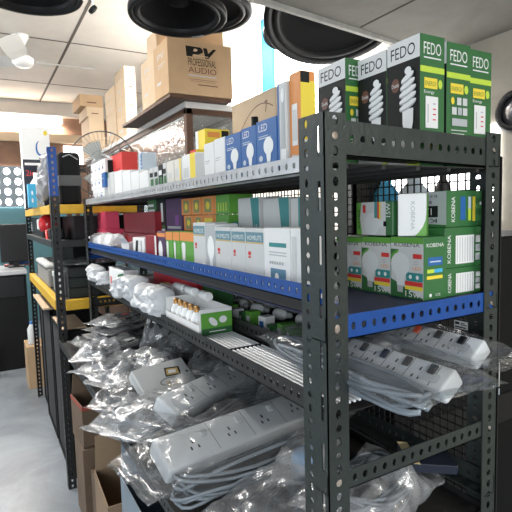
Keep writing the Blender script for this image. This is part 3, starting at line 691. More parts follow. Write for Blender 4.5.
for (a, b, v, t) in ((238, 259, 198, 'grey box with dark teal edge lying behind the white bulb boxes, farther one'), (263, 289, 198, 'grey box with dark teal edge lying behind the white bulb boxes, nearer one')):
    yf, yn = PX(a, 212, .13).y, PX(b, 212, .13).y
    carton('grey_box', (.13, yn, D2), (.20, yf, PX((a+b)/2, v, .13).z), t, 'box', 'grey and teal boxes behind', LGREY, [('p', [(.72, 0), (1, 0), (1, 1), (.62, 1), (.74, .55)], TEAL), ('e', .13, .62, .05, .04, RED), ('r', .05, .5, .2, .53, RED), ('t', '18', .8, .62, .92, .68, W_)], bev=.0015)
cx_('grey_box', 209, 236, 222, D2, .14, .05, 'low dark teal box lying behind the white bulb boxes', vm=226, m=TEAL, cat='box')
cx_('white_box', 290.5, 302, 198, D2, .11, .07, 'tall white box behind the corner post on the blue shelf', vm=212, m=LGREY, cat='box', left=[('r', .7, 0, 1, 1, TEAL)])
# green lamp boxes and purple box
for i, (a, b) in enumerate(((166, 173), (173.3, 180), (180.3, 194))):
    cx_('lamp_box', a, b, [232, 232.2, 232.4][i], D2, XB, .05, 'lime green lamp box with orange head band, '+['farthest of three', 'middle of three', 'nearest and widest of three'][i], vm=248, m=GREEN2, cat='lamp box', group='lime lamp boxes on the blue shelf',
        left=[('r', 0, .80, 1, 1, ORANGE), ('r', 0, 0, 1, .10, YEL), ('p', [(.2, .2), (.35, .2), (.42, .7), (.12, .7)], W_), ('e', .27, .70, .15, .07, W_)]+([('r', .82, .15, .95, .3, W_)] if i == 2 else []))
cx_('lamp_box', 157.5, 165.6, 231.5, D2, XB, .05, 'purple lamp box with a white lamp picture left of the lime green boxes', vm=248, m=PURP, cat='lamp box', left=[('r', 0, .86, 1, .96, ORANGE), ('e', .4, .5, .26, .26, BULB), ('r', .28, .14, .5, .3, BULB)])
zp = PX(175, 231, .10).z
def fit2(uL, uR, vT, vB, X, dep, label, zb=None, **k):
    yf, yn = PX(uL, (vT+vB)/2, X).y, PX(uR, (vT+vB)/2, X).y
    zb = zb if zb else PX((uL+uR)/2, vB, X).z; ztp = PX((uL+uR)/2, vT, X).z
    return carton(k.pop('name', 'box'), (X, yn+.001, zb), (X+dep, yf-.001, ztp), label, **k)
fit2(143, 182.5, 231.5, 250, .13, .10, 'dark carton lying at the back under the green lettered and purple boxes', zb=D2, m=DARK, cat='carton', name='dark_carton')
zs = PX(163, 231.5, .13).z+.001
for (a, b, t, m_, it, v) in ((148, 156.5, 'dark green box with white lettering at the back, far one of a pair', GREEN, [('r', .1, .1+.17*k, .75+.1*(k % 2), .18+.17*k, W_) for k in range(5)], 200),
     (157, 165.5, 'dark green box with white lettering at the back, near one of a pair', DARK, [('r', .1, .1, .9, .2, GREEN), ('r', .5, .3, .75, .9, W_), ('r', .1, .02, .9, .08, W_)], 200),
     (166, 182, 'dark purple box standing right of the green lettered boxes', PURP, [('r', .08, .1, .92, .17, GREYP), ('r', .6, .2, .8, .5, mat('violet_print', (.2, .05, .25)))], 198.5)):
    yf, yn = PX(a, 215, .13).y, PX(b, 215, .13).y
    carton('lamp_box', (.13, yn+.001, zs), (.20, yf-.001, PX((a+b)/2, v, .13).z), t, 'lamp box', None, m_, it)
# orange/green rows
def org(): return [('r', 0, 0, 1, 1, ORANGE), ('r', .22, .12, .78, .88, mat('olive_print', (.24, .26, .08), .45)), ('e', .5, .5, .16, .22, YEL)]
zo = D2; b0 = carton('box', (.13, PX(236, 222, .13).y, D2), (.22, PX(183, 222, .13).y-.002, PX(205, 231.5, .13).z), 'brown carton lying under the orange and green boxes', 'carton', None, KRAFTSH)
zo = PX(205, 231.5, .13).z+.001
zmid = PX(207, 215, .13).z
for row, (cols, zb_, vt) in enumerate((([(184, 193.5, 0), (194, 203, 0), (203.5, 214, 1), (214.5, 229, 2)], zo, 215.2), ([(181.5, 191, 0), (191.5, 201.5, 0), (202, 214, 0), (214.5, 229, 2)], zmid+.0016, 196.5))):
    for k, (a, b, kind) in enumerate(cols):
        yf, yn = PX(a, 205 if row else 222, .13).y, PX(b, 205 if row else 222, .13).y
        ztp = PX(207, vt, .13).z
        it = org() if kind == 0 else ([('r', 0, 0, 1, 1, ORANGE), ('r', .1, .1, .9, .5, LIME), ('r', .1, .55, .9, .8, YEL)] if kind == 1 else [('r', 0, 0, .12, 1, ORANGE)]+[('r', .25+.18*q, .15, .32+.18*q, .6, LIME) for q in range(4)])
        carton('bulb_box', (.13, yn+.0008, zb_), (.20, yf-.0008, ztp), ('green' if kind == 2 else 'orange and green')+' bulb box in the '+['lower', 'upper'][row]+' course of the orange stack, '+['farthest', 'second', 'third', 'nearest'][k], 'bulb box', 'orange and green bulb boxes', GREEN2 if kind == 2 else ORANGE, it, bev=.001)
# far end: red boxes and crumpled white packs
PINK = mat('pink_red', (.65, .06, .12), .45)
fit2(90.5, 107, 229, 237, .09, .08, 'flat pink-red box lying under the upright pink-red box', zb=D2, m=PINK, cat='box', name='red_box')
fit2(97.5, 106.5, 212, 229, .095, .06, 'bright pink-red box standing upright at the far end of the blue shelf', zb=PX(98.7, 229, .09).z+.0012, m=PINK, cat='box', name='red_box')
fit2(122, 156, 233.5, 244, .10, .12, 'low maroon carton lying under the large maroon box', zb=D2, m=MAROON, cat='carton', name='red_carton')
fit2(124, 155, 212.5, 236, .105, .09, 'large maroon box standing at the far part of the blue shelf', zb=PX(139, 233.5, .10).z+.0012, m=MAROON, cat='box', name='red_box')
fit2(145.5, 156.5, 235.5, 254.5, .03, .05, 'maroon box with a white edge next to the purple lamp box', zb=D2, m=MAROON, cat='box', name='red_box', left=[('r', .86, 0, 1, 1, W_)])
fit2(133, 144.5, 238, 253, .03, .05, 'open white sleeve box with dark stripes beside the small maroon box', zb=D2, m=W_, cat='box', name='sleeve_box', left=[('p', [(.1, .1), (.35, .1), (.5, .9), (.3, .9)], DARK), ('r', .7, .1, .8, .9, GREYP)])
PAPER = mat('white_wrap', (.62, .63, .64), .35, bump=.8, bscale=35)
def wrapped(loc, s, seed, label, rot=(0, 0, 0), m=PAPER, cat='packet', group=None, name='wrapped_packet', amp=.006, fl=.06):
    bm = pillow(s[0], s[1], s[2], seed, fl, fl, amp, 34, 22, 1.5, 4)
    o = mesh_obj(name, bm, m); o.location = loc; o.rotation_euler = rot
    bm = bmesh.new(); add_box(bm, (-s[0]*.49, -s[1]*.14, s[2]*.42), (-s[0]*.42, s[1]*.14, s[2]*.55)); mesh_obj('seal', bm, m, o)
    return tag(o, label, cat, group)
def wr(u, v, X, s, seed, label, z, rz=PI/2, **k):
    p = PX(u, v, X); p.z = z; return wrapped(p, s, seed, label, (0, 0, rz), **k)
wr(101, 240, .07, (.42, .10, .085), 3, 'crumpled white packet at the far end of the blue shelf', D2+.0)
wr(115, 243, .06, (.14, .09, .085), 4, 'crumpled white packet beside the open brown box on the blue shelf', D2)
p = PX(125, 248, .05); open_carton('open_carton', (p.x+.03, p.y, D2), (.06, .07, .06), .15, 'small open brown and white box with raised flaps on the blue shelf', W_, flaps=(35, 20, 60, None), t=.002)
p = PX(112, 228, .14); wrapped((p.x, p.y, D2+.0), (.16, .08, .085), 9, 'loose silver wrapped packet behind the white packets on the blue shelf', (0, 0, 1.4))
# ================================================================== third level: wire tray
def fitz(uL, uR, vT, X, dep, zb, label, vm=None, **k):
    vm = vm or vT+12; yf, yn = PX(uL, vm, X).y, PX(uR, vm, X).y
    return carton(k.pop('name', 'box'), (X, yn+.001, zb), (X+dep, yf-.001, PX((uL+uR)/2, vT, X).z), label, **k)
def packet(u, vT, vB, X, wid, dep, seed, label, z=D3, lean=0, m=PAPER, group='white packets on the wire tray'):
    p = PX(u, vB, X); h = PX(u, vT, X).z-z
    wid *= 1.45; dep *= 1.25
    bm = pillow(h, wid, dep, seed, .03, .01, .011, 34, 26, 1.8, 9)
    bm.transform(Matrix.Translation((dep/2, 0, h/2))@Euler((0, -PI/2, 0)).to_matrix().to_4x4())
    o = mesh_obj('wrapped_packet', bm, m); o.location = (X, p.y, z); o.rotation_euler = (lean, 0, 0)
    bm = bmesh.new(); add_box(bm, (.001, -wid*.3, h*.93), (.006, wid*.3, h*.985)); mesh_obj('seal', bm, m, o)
    return tag(o, label, 'packet', group)
packet(97.5, 266, 290, .02, .09, .05, 11, 'slim crumpled white packet at the far end of the wire tray', lean=.12)
packet(104, 272, 292, .015, .07, .04, 12, 'white packet leaning beside the slim far one on the wire tray', lean=-.1)
fitz(109.5, 113, 268, .02, .05, D3, 'thin red and white box standing between white packets on the wire tray', m=W_, cat='box', left=[('r', .3, 0, .7, .6, RED)])
fitz(113.5, 121.5, 270, .015, .06, D3, 'white box with a green leaf shape leaning on the wire tray', m=W_, cat='box', left=[('p', [(.4, 0), (1, .1), (1, .9), (.55, .8)], GREEN)], rot=.12)
packet(126, 277, 297, .012, .08, .05, 13, 'torn white packet leaning beside the green leaf box', lean=-.25)
packet(136, 276, 304, .012, .085, .06, 14, 'large white packet standing in the middle of the wire tray')
fitz(140, 143, 278, .05, .04, D3, 'narrow grey box between white packets on the wire tray', m=GREYP, cat='box')
packet(148, 285, 312, .012, .085, .06, 15, 'white packet in front of the red box, farther of two')
packet(159, 287, 320, .012, .075, .06, 16, 'white packet in front of the red box, nearer of two')
packet(152, 283, 298, .075, .11, .022, 17, 'pale wrapped bundle lying behind the two front packets')
fitz(154, 196, 262, .115, .06, D3b, 'red box standing at the back of the third level under the blue beam', vm=285, m=mat('bright_red_card', (.50, .02, .035), .4), cat='box', left=[('e', .62, .3, .06, .08, MAROON)])
fitz(160, 185, 287.5, .078, .028, D3, 'white box with a yellow edge lying behind the open bulb carton', vm=292, m=W_, cat='box', top=[('r', .1, .1, .9, .25, YEL), ('r', 0, .85, 1, 1, LIME)])
p = PX(199, 296, .13)
carton('green_box', (.135, p.y-.09, D3b), (.20, p.y+.14, PX(199, 283, .135).z), 'dark green box leaning back behind the open bulb carton', 'box', None, GREEN, [('r', 0, .72, 1, .8, LIME), ('r', .1, .2, .6, .5, GREEN2)])
o = root('paper_cup', PX(193, 290, .122), 'small white cup on top of the dark green box', 'cup'); o.location = (.15, PX(194, 288, .15).y, PX(199, 283, .135).z+.0008)
bm = bmesh.new(); add_lathe(bm, [(.0001, 0), (.012, 0), (.016, .035), (.017, .036), (.0155, .036), (.0118, .002), (.0001, .002)], 18); mesh_obj('cup_body', bm, W_, o)
bm = bmesh.new(); add_lathe(bm, [(.0165, .035), (.0178, .0345), (.0178, .0365), (.0165, .0368)], 18); mesh_obj('rim', bm, W_, o)
# coil of wire on the packets at the far end
o = root('wire_coil', PX(119, 271, .06), 'grey wire coil with a red band lying over the white packets', 'wire'); o.location = (.10, PX(119, 271, .10).y, PX(119, 270, .10).z)
bm = bmesh.new(); add_tube(bm, coil_pts(.20, .07, 5, 4, 0, .014), .003, 6); mesh_obj('wire_loops', bm, LGREY, o); o.rotation_euler.z = PI/2
bm = bmesh.new(); add_box(bm, (-.09, -.03, -.012), (.09, .035, -.004), .002); mesh_obj('red_band', bm, RED, o)
# open carton of bulbs with a green printed end
yf, yn = PX(166, 318, .01).y, PX(199, 325, .01).y; hx = PX(185, 302, .1).z-D3
hgt = .062; xw = .088
o = root('bulb_carton', ((.01+xw/2), (yf+yn)/2, D3), 'open white carton of bulbs with a green printed end on the wire tray', 'carton')
sy = (yf-yn)/2; sx = xw/2; t = .0025
for nm, lo, hi, m_ in (('carton_body', None, None, W_),):
    bm = bmesh.new(); add_box(bm, (-sx, -sy, 0), (sx, sy, t))
    add_box(bm, (-sx, -sy, t), (-sx+t, sy, hgt*.40)); add_box(bm, (sx-t, -sy, t), (sx, sy, hgt)); add_box(bm, (-sx+t, sy-t, t), (sx-t, sy, hgt)); add_box(bm, (-sx+t, -sy, t), (sx-t, -sy+t, hgt))
    mesh_obj(nm, bm, m_, o)
print_on(o, (-sx, -sy, 0), (1, 0, 0), (0, 0, 1), xw, hgt, [('r', .06, 0, 1, .86, GREEN2), ('r', .06, 0, 1, .25, GREEN), ('e', .42, .5, .10, .2, W_, .5), ('e', .72, .55, .12, .14, W_), ('r', .3, .1, .8, .14, W_)], 'end_print')
def bulb(loc, rot, label, cap=mat('brass_cap', (.45, .24, .08), .4, .6), s=1.0, group='bulbs in the open carton'):
    o = root('light_bulb', loc, label, 'light bulb', group, rot)
    bm = bmesh.new(); add_lathe(bm, [(.0001, 0), (.012*s, .001), (.0165*s, .008*s), (.0165*s, .030*s), (.012*s, .040*s), (.0085*s, .047*s)], 18); mesh_obj('globe', bm, BULB, o)
    bm = bmesh.new(); add_lathe(bm, [(.0085*s, .046*s), (.008*s, .060*s), (.004*s, .064*s), (.0001, .064*s)], 14); mesh_obj('cap', bm, cap, o)
    return o
for i in range(5):
    bulb((.0318, yf-.028-i*.037, D3+t+.0005), (0, 0, 0), 'upright white bulb with a brass cap in the open carton, '+['farthest in the front line', 'second in the front line', 'middle of the front line', 'fourth in the front line', 'nearest in the front line'][i], s=.92)
for i in range(4):
    bulb((.070, yf-.034-i*.042, D3+t+.017), (0, PI/2+.0, .3*(i % 2)-.15), 'white bulb lying behind the upright bulbs in the open carton, '+['farthest', 'second', 'third', 'nearest'][i], s=.9)
def tubelet(p, q, r, label):
    p, q = Vector(p), Vector(q); o = root('tube_bulb', (p+q)/2, label, 'tube bulb', 'long white tubes over the open carton'); d = (q-p)/2
    bm = bmesh.new(); add_tube(bm, [-d, -d*.4, d*.4, d*.8], r, 14); mesh_obj('tube_body', bm, BULB, o)
    bm = bmesh.new(); add_tube(bm, [d*.8, d], r*.85, 14); mesh_obj('end_cap', bm, W_, o)
for i, (ua, va, ub, vb) in enumerate(((177, 311, 188, 299), (187, 311, 197, 302), (201, 298, 210, 310))):
    X = .08; a, b = PX(ua, va, X), PX(ub, vb, X); a.z = max(a.z, D3+hgt+.013); b.z = max(b.z, D3+hgt+.013)
    tubelet(a, b, .012, ['white tube bulb lying across the open carton, farthest of three', 'white tube bulb lying across the open carton, middle of three', 'white tube bulb lying across the open carton, nearest of three'][i])
# back tray: loose little green boxes and bulbs
rnd = random.Random(5)
for i in range(20):
    y = .20+.040*i+rnd.uniform(-.004, .004); x = .150+rnd.uniform(0, .012)
    if i % 5 == 2: continue
    s = (.030+rnd.random()*.012, .026, .022+rnd.random()*.016)
    carton('little_box', (x, y, D3b), (x+s[0], y+s[1], D3b+s[2]), 'little box lying loose in the shaded back tray of the third level', 'box', 'little loose boxes in the back tray', [GREEN2, GREEN, W_, GREEN2][i % 4], [('r', .2, .3, .8, .7, W_)] if i % 4 != 2 else [('r', .2, .3, .8, .7, [BLUE, ORANGE][i % 2])], rot=rnd.uniform(-.22, .22), seam=False)
for i in range(18):
    bulb((.235+rnd.uniform(0, .03)+(.07 if i % 2 else 0), .17+.048*i, D3b+.0165), (PI/2, 0, rnd.uniform(-.5, .5)), 'white bulb lying loose in the shaded back tray of the third level', GREYP, .95, 'loose bulbs in the back tray')
# ------------------------------------------------------------------ bagged power strips over the near end
def bagged_strip(loc, rot, bag, st, seed, label, coil, z=.012, y=.0, x0=0, n=4, tilt=0., fl=(.05, .2), m=None, red=None, amp=.009, cable=CABLE, group='bagged power strips', logo=True, ccy=-.05, ccz=.004, turns=7, sw=BLKP, cx0=0):
    o = bag_root('bagged_power_strip', loc, rot, label, 'power strip', group)
    mesh_obj('plastic_bag', pillow(bag[0], bag[1], bag[2], seed, fl[0], fl[1], amp, 56, 30), m or FILM, o)
    b = strip(o, st[0], st[1], st[2], z, n, y, sw, x0, red, tilt)
    if logo: print_on(b, (st[0]*.36, -st[1]*.28, st[2]), (1, 0, 0), (0, 1, 0), st[0]*.10, st[1]*.34, [('p', [(0, .1), (.1, 0), (.9, 0), (1, .1), (1, .9), (.9, 1), (.1, 1), (0, .9)], GREYP), ('p', [(.05, .15), (.12, .08), (.88, .08), (.95, .15), (.95, .85), (.88, .92), (.12, .92), (.05, .85)], STRIPW), ('t', 'ZOOX', .15, .25, .85, .75, GREYP)], 'logo_print')
    if coil:
        bm = bmesh.new(); pts = [Vector(p)+Vector((cx0, ccy, 0)) for p in coil_pts(coil[0], coil[1], turns, seed, ccz+.012, coil[2])]; add_tube(bm, pts, .0036, 6); mesh_obj('cable', bm, cable, o)
    return o
bagged_strip((.118, .065, D3+.0005), (0, 0, -PI/2), (.43, .18, .085), (.34, .045, .030), 21, 'bagged white power strip with black switches, front one hanging over the rack end', (.36, .066, .026), n=6, y=.032, z=.022, tilt=.62, x0=.0, fl=(.03, .06), ccy=-.045, cx0=.005, m=FILM2)
bagged_strip((.283, .13, D3b+.0005), (0, 0, -PI/2), (.50, .14, .085), (.40, .046, .030), 22, 'white power strip with one orange switch in a clear bag, behind the overhanging one', None, n=7, y=.010, z=.03, tilt=.62, x0=-.02, fl=(.03, .12), m=FILM2, red=(mat('orange_switch', (.85, .10, .03), .4), 4))
# loose bag mouth flap standing at the end
# ================================================================== bottom level: bags of cable
G4 = 'bagged cables on the bottom shelf'
z4 = D4+.0006
bagged_strip((.075, .385, z4+.02), (0, .0, R(9)), (.60, .20, .15), (.44, .085, .045), 31, 'white power strip in a crumpled bag, nearest one beside the corner post', (.44, .10, .05), y=.03, z=.055, tilt=.5, fl=(.05, .06), ccy=-.045, cable=CABLE, logo=False, turns=8, amp=.010, sw=STRIPW, m=FILM2)
bagged_strip((.12, .63, z4+.05), (0, 0, R(27)), (.56, .18, .135), (.42, .075, .042), 32, 'white power strip in a clear bag below the grey picture box', (.40, .09, .04), y=.02, z=.05, tilt=.45, fl=(.14, .08), ccy=-.04, logo=True, turns=5, amp=.010, sw=STRIPW, m=FILM2)
B = [  # x, y, z, yaw, (L, W, H), seed, cable, label, paper, amp
 (.01, 1.73, 0, .2, (.24, .15, .06), 1, CABLED, 'small bag of dark cable at the far corner by the second rack post', None, .012),
 (-.03, 1.56, 0, 1.2, (.22, .13, .055), 2, LGREY, 'small bag of pale cable at the shelf edge, farthest along the aisle side', (.05, .03), .012),
 (.05, 1.47, .03, .4, (.30, .15, .06), 4, CABLED, 'long bag of dark cable lying across the far part of the bottom shelf', (.06, .035), .012),
 (.0, 1.28, 0, .35, (.34, .17, .07), 5, CABLE, 'shiny bag of grey cable at the shelf edge, second along from the far corner', None, .014),
 (.17, 1.22, .04, .5, (.30, .16, .07), 6, CABLED, 'bag of dark cable behind the shiny bags in the middle of the bottom shelf', (.05, .03), .013),
 (.0, 1.08, .02, .6, (.32, .17, .075), 7, CABLE, 'shiny bag of grey cable at the shelf edge left of the grey picture box', None, .014),
 (-.035, .95, 0, .8, (.34, .18, .085), 8, CABLED, 'bag of coiled dark cable under the grey picture box', None, .014),
 (-.05, .72, .0, .55, (.33, .22, .11), 9, CABLE, 'bright crumpled bag bulging over the shelf edge below the grey picture box', None, .016),
 (.24, .95, .05, 1.0, (.28, .15, .08), 10, CABLED, 'bag of dark cable behind the grey picture box', (.05, .03), .013),
 (.23, .74, .05, .9, (.30, .16, .09), 11, CABLE, 'upright looking bag of grey cable right of the grey picture box', None, .016),
 (.28, 1.45, .0, 1.3, (.28, .15, .11), 12, CABLED, 'bag of black cable at the back under the white packets', (.04, .05), .013),
 (.10, 1.10, .03, 1.1, (.30, .16, .08), 23, CABLE, 'shiny bag of grey cable behind the grey picture box toward the far end', (.05, .03), .014),
 (-.04, 1.40, .03, .9, (.28, .15, .07), 24, CABLE, 'shiny bag of grey cable heaped on the far shelf edge beside the flat black stack', None, .014),
 (.27, 1.20, .03, .2, (.24, .16, .12), 25, CABLED, 'bag of black cable standing at the back under the open bulb carton', None, .014),
 (.26, .52, .04, .9, (.26, .16, .10), 26, CABLE, 'bag of grey cable behind the nearest power strip under the wire tray', None, .016),
 (.05, .2, .0, .4, (.34, .2, .08), 14, CABLED, 'bag of dark cable under the nearest power strip by the corner post', None, .014),
 (.20, .13, .0, .3, (.30, .19, .10), 15, CABLE, 'bright crumpled bag lying under the end brace of the rack', None, .018),
]
for (x, y, z, a, s, sd, cb, lab, pap, am) in B:
    bagged_cable((x, y, z4+z), (0, 0, a), s, sd, lab, cb, FILM if cb is not CABLED else FILMD, G4, turns=9, paper=pap, amp=am)
# stack of flat black bags
for i in range(4):
    o = bag_root('bagged_adapter', (.10+.006*(i % 2), 1.68-.01*i, z4+.012+.034*i), (0, 0, .25+.1*i), 'flat bag of black cable in the stack of four, '+['lowest', 'second from the bottom', 'third from the bottom', 'topmost with a small red tag'][i], 'bagged cable', 'stack of flat black bags')
    mesh_obj('plastic_bag', pillow(.30, .20, .034, 40+i, .08, .1, .008), FILM, o)
    bm = bmesh.new(); add_tube(bm, coil_pts(.22, .13, 6, 50+i, .009, .012), .004, 6); mesh_obj('cable', bm, BLKP, o)
    if i == 3: bm = bmesh.new(); add_box(bm, (.0, -.02, .035), (.03, .0, .037)); mesh_obj('red_tag', bm, mat('red_tag', (.7, .08, .05)), o)
# upright dark bag
o = bag_root('bagged_adapter', (.20, 1.40, z4+.10), (R(10), R(-62), .5), 'dark bagged adapter standing on end with a white label behind the bags', 'bagged adapter')
mesh_obj('plastic_bag', pillow(.22, .12, .05, 61, .08, .1, .009), FILM, o)
bm = bmesh.new(); add_box(bm, (-.07, -.035, .010), (.07, .035, .042), .006, seg=2); mesh_obj('adapter_body', bm, BLKP, o)
bm = bmesh.new(); add_box(bm, (.03, -.025, .0425), (.065, .02, .0435)); mesh_obj('paper_label', bm, W_, o)
# grey picture box
zt = .895
A, Bq = PZ(131, 371, zt), PZ(181, 357, zt)
ex = Bq-A; d = sight(151, 404); t = (A-EYE).dot(ex)/d.dot(ex); Dq = EYE+d*t; ey = Dq-A      # lid corner that makes a right angle
X_, Y_ = ex.normalized(), (-ey).normalized(); Z_ = X_.cross(Y_); sx_, sy_ = ex.length/2, ey.length/2; th = .032
bm = bmesh.new(); add_box(bm, (-sx_, -sy_, 0), (sx_, sy_, th), .0015); o = mesh_obj('picture_box', bm, LGREY)
MM = Matrix((X_, Y_, Z_)).transposed().to_4x4(); MM.translation = (Bq+Dq)/2-Z_*th; o.matrix_world = MM
tag(o, 'flat light grey box with a picture of a small adapter and cable on its lid', 'box')
GLD = mat('gold_picture', (.55, .40, .16), .4)
loop = [(.52+.17*math.cos(t), .42+.10*math.sin(t)) for t in [PI*.2+1.5*PI*j/16 for j in range(17)]]
def line(pts, w):
    out = []; back = []
    for i, q in enumerate(pts):
        d = Vector(pts[min(i+1, len(pts)-1)])-Vector(pts[max(i-1, 0)]); n = Vector((-d.y, d.x)).normalized()*w
        out.append((q[0]+n.x, q[1]+n.y)); back.append((q[0]-n.x, q[1]-n.y))
    return out+back[::-1]
print_on(o, (-sx_, -sy_, th), (1, 0, 0), (0, 1, 0), 2*sx_, 2*sy_, [('r', .01, .01, .99, .99, LGREY), ('r', .10, .12, .62, .14, DARK), ('r', .12, .17, .6, .185, GREYP), ('p', line(loop, .008), DARK), ('p', [(.50, .56), (.80, .52), (.84, .76), (.56, .82)], DARK), ('p', [(.53, .59), (.77, .56), (.80, .73), (.58, .78)], GLD), ('p', [(.58, .63), (.73, .61), (.75, .70), (.61, .73)], W_), ('p', [(.44, .30), (.66, .28), (.68, .40), (.46, .42)], GLD), ('p', [(.47, .32), (.62, .31), (.64, .38), (.49, .39)], DARK), ('e', .93, .55, .03, .035, DARK)], 'lid_print')
print_on(o, (-sx_, sy_, 0), (0, -1, 0), (0, 0, 1), 2*sy_, th, [('r', .1, .55, .7, .68, GREYP), ('r', .1, .3, .5, .4, GREYP)], 'side_print')
# blue plug bag low beside the corner post, dark booklet under the brace
o = bag_root('bagged_plug', (.16, .27, z4+.02), (0, 0, .7), 'blue round plug in a bag low beside the corner post', 'bagged plug')
mesh_obj('plastic_bag', pillow(.22, .13, .09, 71, .08, .1, .010), FILM, o)
bm = bmesh.new(); add_lathe(bm, [(.0001, 0), (.028, 0), (.032, .006), (.032, .05), (.026, .06), (.012, .062), (.0001, .062)], 24, M=Matrix.Translation((-.03, 0, .012))); mesh_obj('plug_body', bm, mat('blue_plug', (.03, .20, .42), .35), o)
bm = bmesh.new(); add_box(bm, (.01, -.03, .015), (.07, .03, .05), .006); mesh_obj('adapter_body', bm, GREYPL, o)
o = root('dark_box', (.32, .10, z4+.082), 'thin dark box with a pale edge lying on the bag under the end brace', 'box', None, (.05, .10, -.5))
bm = bmesh.new(); add_box(bm, (-.045, -.04, 0), (.05, .04, .018), .001); mesh_obj('box_body', bm, mat('navy_card', (.012, .016, .03), .3), o)
bm = bmesh.new(); add_box(bm, (-.046, -.041, .0182), (-.025, .041, .0190)); mesh_obj('pale_edge', bm, mat('straw_card', (.55, .45, .25), .6), o)
# ================================================================== floor under the rack
open_carton('open_carton', (.0, 1.672, .36), (.22, .19, .185), .08, 'tall open brown carton with torn red rim under the shelf, at the far end', KRAFTSH, flaps=(None, 5, None, 8))
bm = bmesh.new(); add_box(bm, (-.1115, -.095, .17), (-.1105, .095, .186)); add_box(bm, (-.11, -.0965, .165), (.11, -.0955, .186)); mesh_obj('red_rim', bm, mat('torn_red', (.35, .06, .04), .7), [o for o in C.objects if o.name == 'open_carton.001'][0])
SHADEBR = mat('shaded_brown', (.16, .12, .085), .85, var=.3, vscale=6)  # brown card with the shade below the shelf put into its tone
carton('kraft_carton', (-.11, 1.56, 0), (.20, 1.775, .356), 'closed brown carton on the floor under the red-rimmed open carton', 'carton', None, KRAFTSH)
carton('kraft_carton', (-.03, 1.26, .28), (.26, 1.52, .585), 'dark brown carton in the middle of the row under the bags', 'carton', None, SHADEBR, seam=True)
carton('kraft_carton', (-.085, 1.25, 0), (.26, 1.54, .276), 'large brown carton on the floor below the dark brown one', 'carton', None, KRAFTSH)
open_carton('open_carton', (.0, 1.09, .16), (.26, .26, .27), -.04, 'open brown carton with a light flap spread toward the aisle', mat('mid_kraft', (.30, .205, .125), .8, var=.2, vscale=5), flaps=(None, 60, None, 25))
carton('kraft_carton', (-.115, .96, 0), (.22, 1.235, .156), 'low brown carton on the floor under the open carton with spread flap', 'carton', None, KRAFTSH)
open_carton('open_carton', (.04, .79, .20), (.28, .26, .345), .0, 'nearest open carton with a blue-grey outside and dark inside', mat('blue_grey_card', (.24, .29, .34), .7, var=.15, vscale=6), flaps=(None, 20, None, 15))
carton('kraft_carton', (-.10, .62, 0), (.26, .95, .196), 'low brown carton on the floor under the nearest open carton', 'carton', None, KRAFTSH)
# speakers under the second rack
def speaker(name, lo, hi, label, recess=True):
    lo, hi = Vector(lo), Vector(hi); c = (lo+hi)/2; s = (hi-lo)/2
    o = root(name, (c.x, c.y, lo.z), label, 'speaker', 'black speaker cabinets'); h = hi.z-lo.z
    bm = bmesh.new(); add_box(bm, (-s.x+.012, -s.y, 0), (s.x, s.y, h), .006)
    for a, b in (((-s.x, -s.y, 0), (-s.x+.02, -s.y+.03, h)), ((-s.x, s.y-.03, 0), (-s.x+.02, s.y, h)), ((-s.x, -s.y, h-.03), (-s.x+.02, s.y, h)), ((-s.x, -s.y, 0), (-s.x+.02, s.y, .03))): add_box(bm, a, b, .002)
    mesh_obj('cabinet_body', bm, BLKM, o)
    bm = bmesh.new(); add_box(bm, (-s.x+.006, -s.y+.032, .032), (-s.x+.0115, s.y-.032, h-.032)); mesh_obj('grille', bm, mat('grille_cloth', (.03, .03, .032), .8, bump=.3, bscale=300), o)
    bm = bmesh.new(); add_box(bm, (-s.x+.06, -s.y-.006, h*.55), (s.x-.06, -s.y+.002, h*.62), .003); mesh_obj('carry_handle', bm, BLKP, o)
    return o
zs_ = PX(57, 322, -.10).z
speaker('speaker_cabinet', (-.10, 2.02, 0), (.17, 2.52, .78), 'black speaker cabinet on the floor under the second rack, nearest of three')
speaker('speaker_cabinet', (-.10, 2.56, 0), (.17, 3.02, .80), 'black speaker cabinet on the floor under the second rack, middle of three')
speaker('speaker_cabinet', (-.085, 3.06, 0), (.17, 3.37, .80), 'black speaker cabinet on the floor under the second rack, farthest of three')
carton('cardboard_sheet', (-.10, 2.05, .781), (.02, 2.42, .789), 'flat piece of brown cardboard lying on the nearest speaker cabinet', 'cardboard', None, KRAFTP, seam=False, bev=.0005)
carton('cardboard_sheet', (-.13, 2.60, .801), (.12, 3.25, .812), 'flat piece of pale cardboard lying across the farther speaker cabinets', 'cardboard', None, KRAFTP, seam=False, bev=.0005)
# ================================================================== second rack contents
z = D2B+.0006
for i in range(3):
    x0 = PY(68, 270, 1.98).x; x1 = PY(111, 270, 1.98).x; h = .050
    o = root('metal_chassis', ((x0+x1)/2, 2.16, z+.012+i*(h+.001)+(.001 if i else 0)), 'dark vented metal equipment case, '+['lowest', 'middle', 'topmost'][i]+' of the stack under clear wrap', 'equipment case', 'stacked vented cases')
    if i == 0: o.location.z = z
    else: o.location.z = z+i*(h+.0012)
    wd = (x1-x0)/2
    bm = bmesh.new(); add_box(bm, (-wd, -.17, 0), (wd, .17, h), .002); mesh_obj('case_body', bm, GUND, o)
    bm = bmesh.new(); add_plate(bm, (-wd+.004, -.1712, .006), (1, 0, 0), (0, 0, 1), (0, -1, 0), 2*wd-.008, [(0, .018, .014, .004, .004, None), (.018, .036, .014, .004, .004, None)], .0008)
    mesh_obj('vent_panel', bm, GUN, o)
zt_ = z+3*.0512+.001
wrapped(((PY(68, 270, 1.98).x+PY(125, 270, 1.98).x)/2, 2.14, zt_), (.30, .26, .030), 77, 'sheet of crumpled clear wrap lying over the vented metal cases', (0, 0, 0), FILMH, 'plastic wrap', None, 'plastic_wrap', .006)
o = root('foam_corner', (-.045, 2.75, z), 'upright grey foam block with a curved top on the lower yellow beam', 'foam block')
